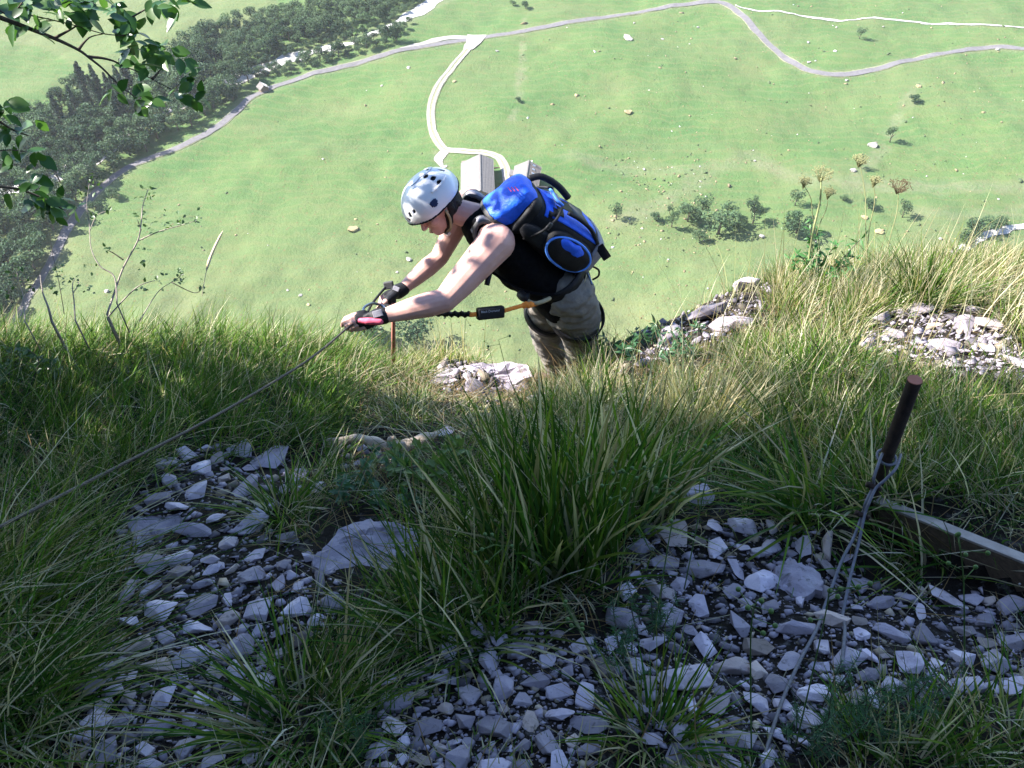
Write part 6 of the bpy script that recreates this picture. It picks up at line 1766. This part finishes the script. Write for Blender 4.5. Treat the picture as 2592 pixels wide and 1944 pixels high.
# leaf clusters: x, y (enlarged corner), count, spread, depth
CL = [(60, 60, 9, 60, 2.45), (190, 60, 8, 60, 2.5), (60, 150, 5, 50, 2.5), (200, 150, 4, 40, 2.52), (330, 30, 9, 60, 2.55), (450, 40, 9, 60, 2.57), (380, 90, 5, 40, 2.55), (480, 100, 4, 40, 2.6), (300, -20, 8, 70, 2.5), (560, -10, 6, 50, 2.6), (640, 60, 7, 45, 2.65), (700, 130, 8, 45, 2.67), (690, 210, 8, 45, 2.68), (760, 190, 5, 40, 2.7), (730, 300, 4, 35, 2.7), (820, 250, 4, 35, 2.72), (890, 310, 4, 40, 2.74), (760, 350, 3, 30, 2.72),
      (850, 390, 3, 30, 2.75), (960, 270, 2, 25, 2.76), (1010, 320, 3, 35, 2.78), (1040, 450, 7, 55, 2.78), (1000, 520, 4, 45, 2.8), (1110, 540, 5, 45, 2.8), (640, 500, 4, 40, 2.7), (780, 480, 4, 40, 2.74), (830, 560, 4, 40, 2.76), (770, 600, 3, 25, 2.74), (880, 20, 6, 50, 2.66), (980, 10, 4, 40, 2.66), (1060, 0, 2, 25, 2.66), (30, 590, 6, 45, 2.6), (20, 660, 5, 40, 2.62), (150, 720, 4, 45, 2.7), (60, 760, 6, 60, 2.66), (120, 850, 7, 60, 2.7), (50, 900, 4, 50, 2.68), (200, 990, 4, 45, 2.75), (250, 1080, 6, 50, 2.78), (150, 1090, 4, 40, 2.76), (340, 1140, 5, 45, 2.8), (200, 1180, 4, 40, 2.78), (300, 1190, 4, 40, 2.8), (420, 1180, 2, 25, 2.82), (60, 1060, 3, 40, 2.7)]
leaf_me = []
for k in range(5):
    V0, F0 = leaf_geo(1, rl.uniform(.52, .66), rl.uniform(.05, .2), rl.uniform(.05, .3), 6)
    me = py_mesh('leaf', V0, F0, True); me.materials.append(m_leaf); leaf_me.append(me)
for x, y, n, spd, d in CL:
    for _ in range(n + (2 if y < 200 else 1)):
        q = Z2(x + rl.gauss(0, spd * .6), y + rl.gauss(0, spd * .6), d + rl.gauss(0, .05))
        M = leaf_matrix(q, Vector((rl.gauss(.25, .6), rl.gauss(.1, .6), rl.gauss(-.15, .35))), Vector((rl.gauss(0, .45), rl.gauss(-.25, .45), 1)), rl.uniform(.040, .068))
        o = link('leaf', rl.choice(leaf_me), None, tr); o.matrix_parent_inverse = Matrix.Translation(tr.location).inverted(); o.matrix_basis = M
# unseen crown leaves added along sun rays to shade climber, bank and stake
SD = np.array(SUN_DIR)
def shade_want(u, v):
    """how dense the added leaves stand between sun and the ground point seen at (u, v)"""
    w = np.full(u.shape, .0)
    w = np.where(inpoly(u, v, [(-400, 700), (300, 860), (700, 880), (1000, 950), (1500, 1020), (2000, 960), (2700, 960), (2700, 1250), (-400, 1500)]), .32, w)
    w = np.where(inpoly(u, v, [(-400, 820), (350, 900), (800, 960), (1100, 1040), (1500, 1070), (2000, 1150), (2700, 1170), (2700, 2400), (-400, 2400)]), 1.0, w)
    w = np.where(inpoly(u, v, [(-400, 600), (750, 780), (930, 930), (900, 960), (-400, 900)]), .36, w)
    w = np.where(inpoly(u, v, [(1480, 760), (1900, 760), (1900, 960), (1480, 960)]), .35, w)
    w = np.where(inpoly(u, v, [(2080, 700), (2400, 700), (2400, 760), (2080, 770)]), .45, w)
    return w
N0 = 34000
gu = RNG.uniform(-350, 2900, N0); gv_ = RNG.uniform(640, 2300, N0)
gp, gh = GN(gu, gv_)
w = shade_want(gu, gv_); sel = gh & (RNG.random(N0) < w)
gp = gp[sel]
# extra targets on the climber: dapples
PT = [q for q in (LS, LS.lerp(EL, .5), EL, EL.lerp(WL, .5), WL, RS.lerp(ER, .5), ER, ER.lerp(WR, .5), spine[1], spine[2], spine[3], PO, pk(.2, .05, 0), pk(-.1, .1, .1), HLp, KLp, KRp, HRp)]
ex = np.array([tuple(PT[RNG.integers(0, len(PT))] + Vector(RNG.normal(0, .09, 3))) for _ in range(250)])
gp = np.concatenate([gp, ex])
mx_ = np.concatenate([np.zeros(len(gp) - len(ex), bool), np.ones(len(ex), bool)])
# slide each along the sun ray until x is in the crown, left of the picture
tx_ = np.where(mx_, RNG.uniform(-3.2, -1.7, len(gp)), RNG.uniform(-4.3, -2.0, len(gp)))
tt = (tx_ - gp[:, 0]) / SD[0]
cp_ = gp + SD[None] * tt[:, None]
uu_, vv_, dd_ = proj(cp_[:, 0], cp_[:, 1], cp_[:, 2])
vis_ = (dd_ > .1) & (uu_ > -60) & (uu_ < 2700) & (vv_ > -60) & (vv_ < 2000)
low = cp_[:, 2] < tz(np.clip(cp_[:, 0], -6.9, 6.9), np.clip(cp_[:, 1], -6.9, 6.4)) + .3
near_cam = np.linalg.norm(cp_, axis=1) < .9
okc = (~vis_) & (~low) & (~near_cam) & (tt > .5) & (cp_[:, 1] > 1.2)
cp_ = cp_[okc]
print('crown leaves', len(cp_))
V0, F0 = leaf_geo(1, .6, .1, .15, 4); V0 = np.array(V0); F0q = [f if len(f) == 4 else (f[0], f[1], f[2], f[2]) for f in F0]
tri = []
for f in F0: tri += [(f[0], f[1], f[2])] + ([(f[0], f[2], f[3])] if len(f) == 4 else [])
tri = np.array(tri)
cV, cF = [], []; cn = 0
for k, c_ in enumerate(cp_):
    d = Vector(RNG.normal(0, 1, 3)); M = np.array(leaf_matrix(Vector((0, 0, 0)), d, Vector((RNG.normal(0, .6), RNG.normal(0, .6), 1)), float(RNG.uniform(.07, .11))))[:3, :3]
    cV.append(V0 @ M.T + c_); cF.append(tri + cn); cn += len(V0)
o = link('crown', np_mesh('crown', np.concatenate(cV), np.concatenate(cF)), m_leaf, tr); o.matrix_parent_inverse = Matrix.Translation(tr.location).inverted(); o['kind'] = 'stuff'

# unseen crag added left of the photographer to cast the deep shade
yy = np.linspace(-7, 2.15, 60); hh_ = np.linspace(0, 1, 46)
Yc, Hc = np.meshgrid(yy, hh_)
top = 6.5 + 1.2 * vnoise(Yc / 1.6, Yc * 0, 71) - 1.2 * np.clip((Yc - 1.0), 0, None)
Xc = -4.0 - .9 * Hc + .45 * vnoise(Yc / .9, Hc * 6, 72) + .18 * vnoise(Yc / .3, Hc * 20, 73)
Zc = -2.6 + (top + 2.6) * Hc + .12 * vnoise(Yc / .4, Hc * 12, 74)
Vf = np.stack([Xc.ravel(), Yc.ravel(), Zc.ravel()], 1); Vb = Vf + np.array((-1.6, 0, -.2)); Vb[:, 0] -= .3
nr_, nc_ = Yc.shape; ii = np.arange(nr_ * nc_).reshape(nr_, nc_); nb_ = nr_ * nc_
Fq = np.stack([ii[:-1, :-1].ravel(), ii[:-1, 1:].ravel(), ii[1:, 1:].ravel(), ii[1:, :-1].ravel()], 1)
Fb = Fq[:, ::-1] + nb_
ring_i = np.concatenate([ii[0, :-1], ii[:-1, -1], ii[-1, :0:-1], ii[:0:-1, 0]]); nx_ = np.roll(ring_i, -1)
Fs = np.stack([ring_i, ring_i + nb_, nx_ + nb_, nx_], 1)
o = link('shade_crag', np_mesh('shade_crag', np.concatenate([Vf, Vb]), np.concatenate([Fq, Fb, Fs]), None, False), m_cliff)
tag(o, 'tall grey limestone crag at the photographer\'s left, outside the picture', 'crag')

# ================================================================== air
hx1 = float(vxs.max()) + 60; hy1 = float(vys.max()) + 60
hz = MB(); hz.box((0, (hy1 - 60) / 2, -107), (hx1, 0, 0), (0, (hy1 + 60) / 2, 0), (0, 0, 118))
m_haze = bpy.data.materials.new('haze'); m_haze.use_nodes = True
nt = m_haze.node_tree; nt.nodes.clear()
out = nt.nodes.new('ShaderNodeOutputMaterial'); pv = nt.nodes.new('ShaderNodeVolumePrincipled')
pv.inputs['Color'].default_value = (.90, .94, 1.0, 1); pv.inputs['Density'].default_value = 0.00009; pv.inputs['Anisotropy'].default_value = 0.2
nt.links.new(pv.outputs[0], out.inputs['Volume'])
tag(hz.build('haze', m_haze), 'thin pale summer haze filling the valley air', 'haze', kind='stuff')
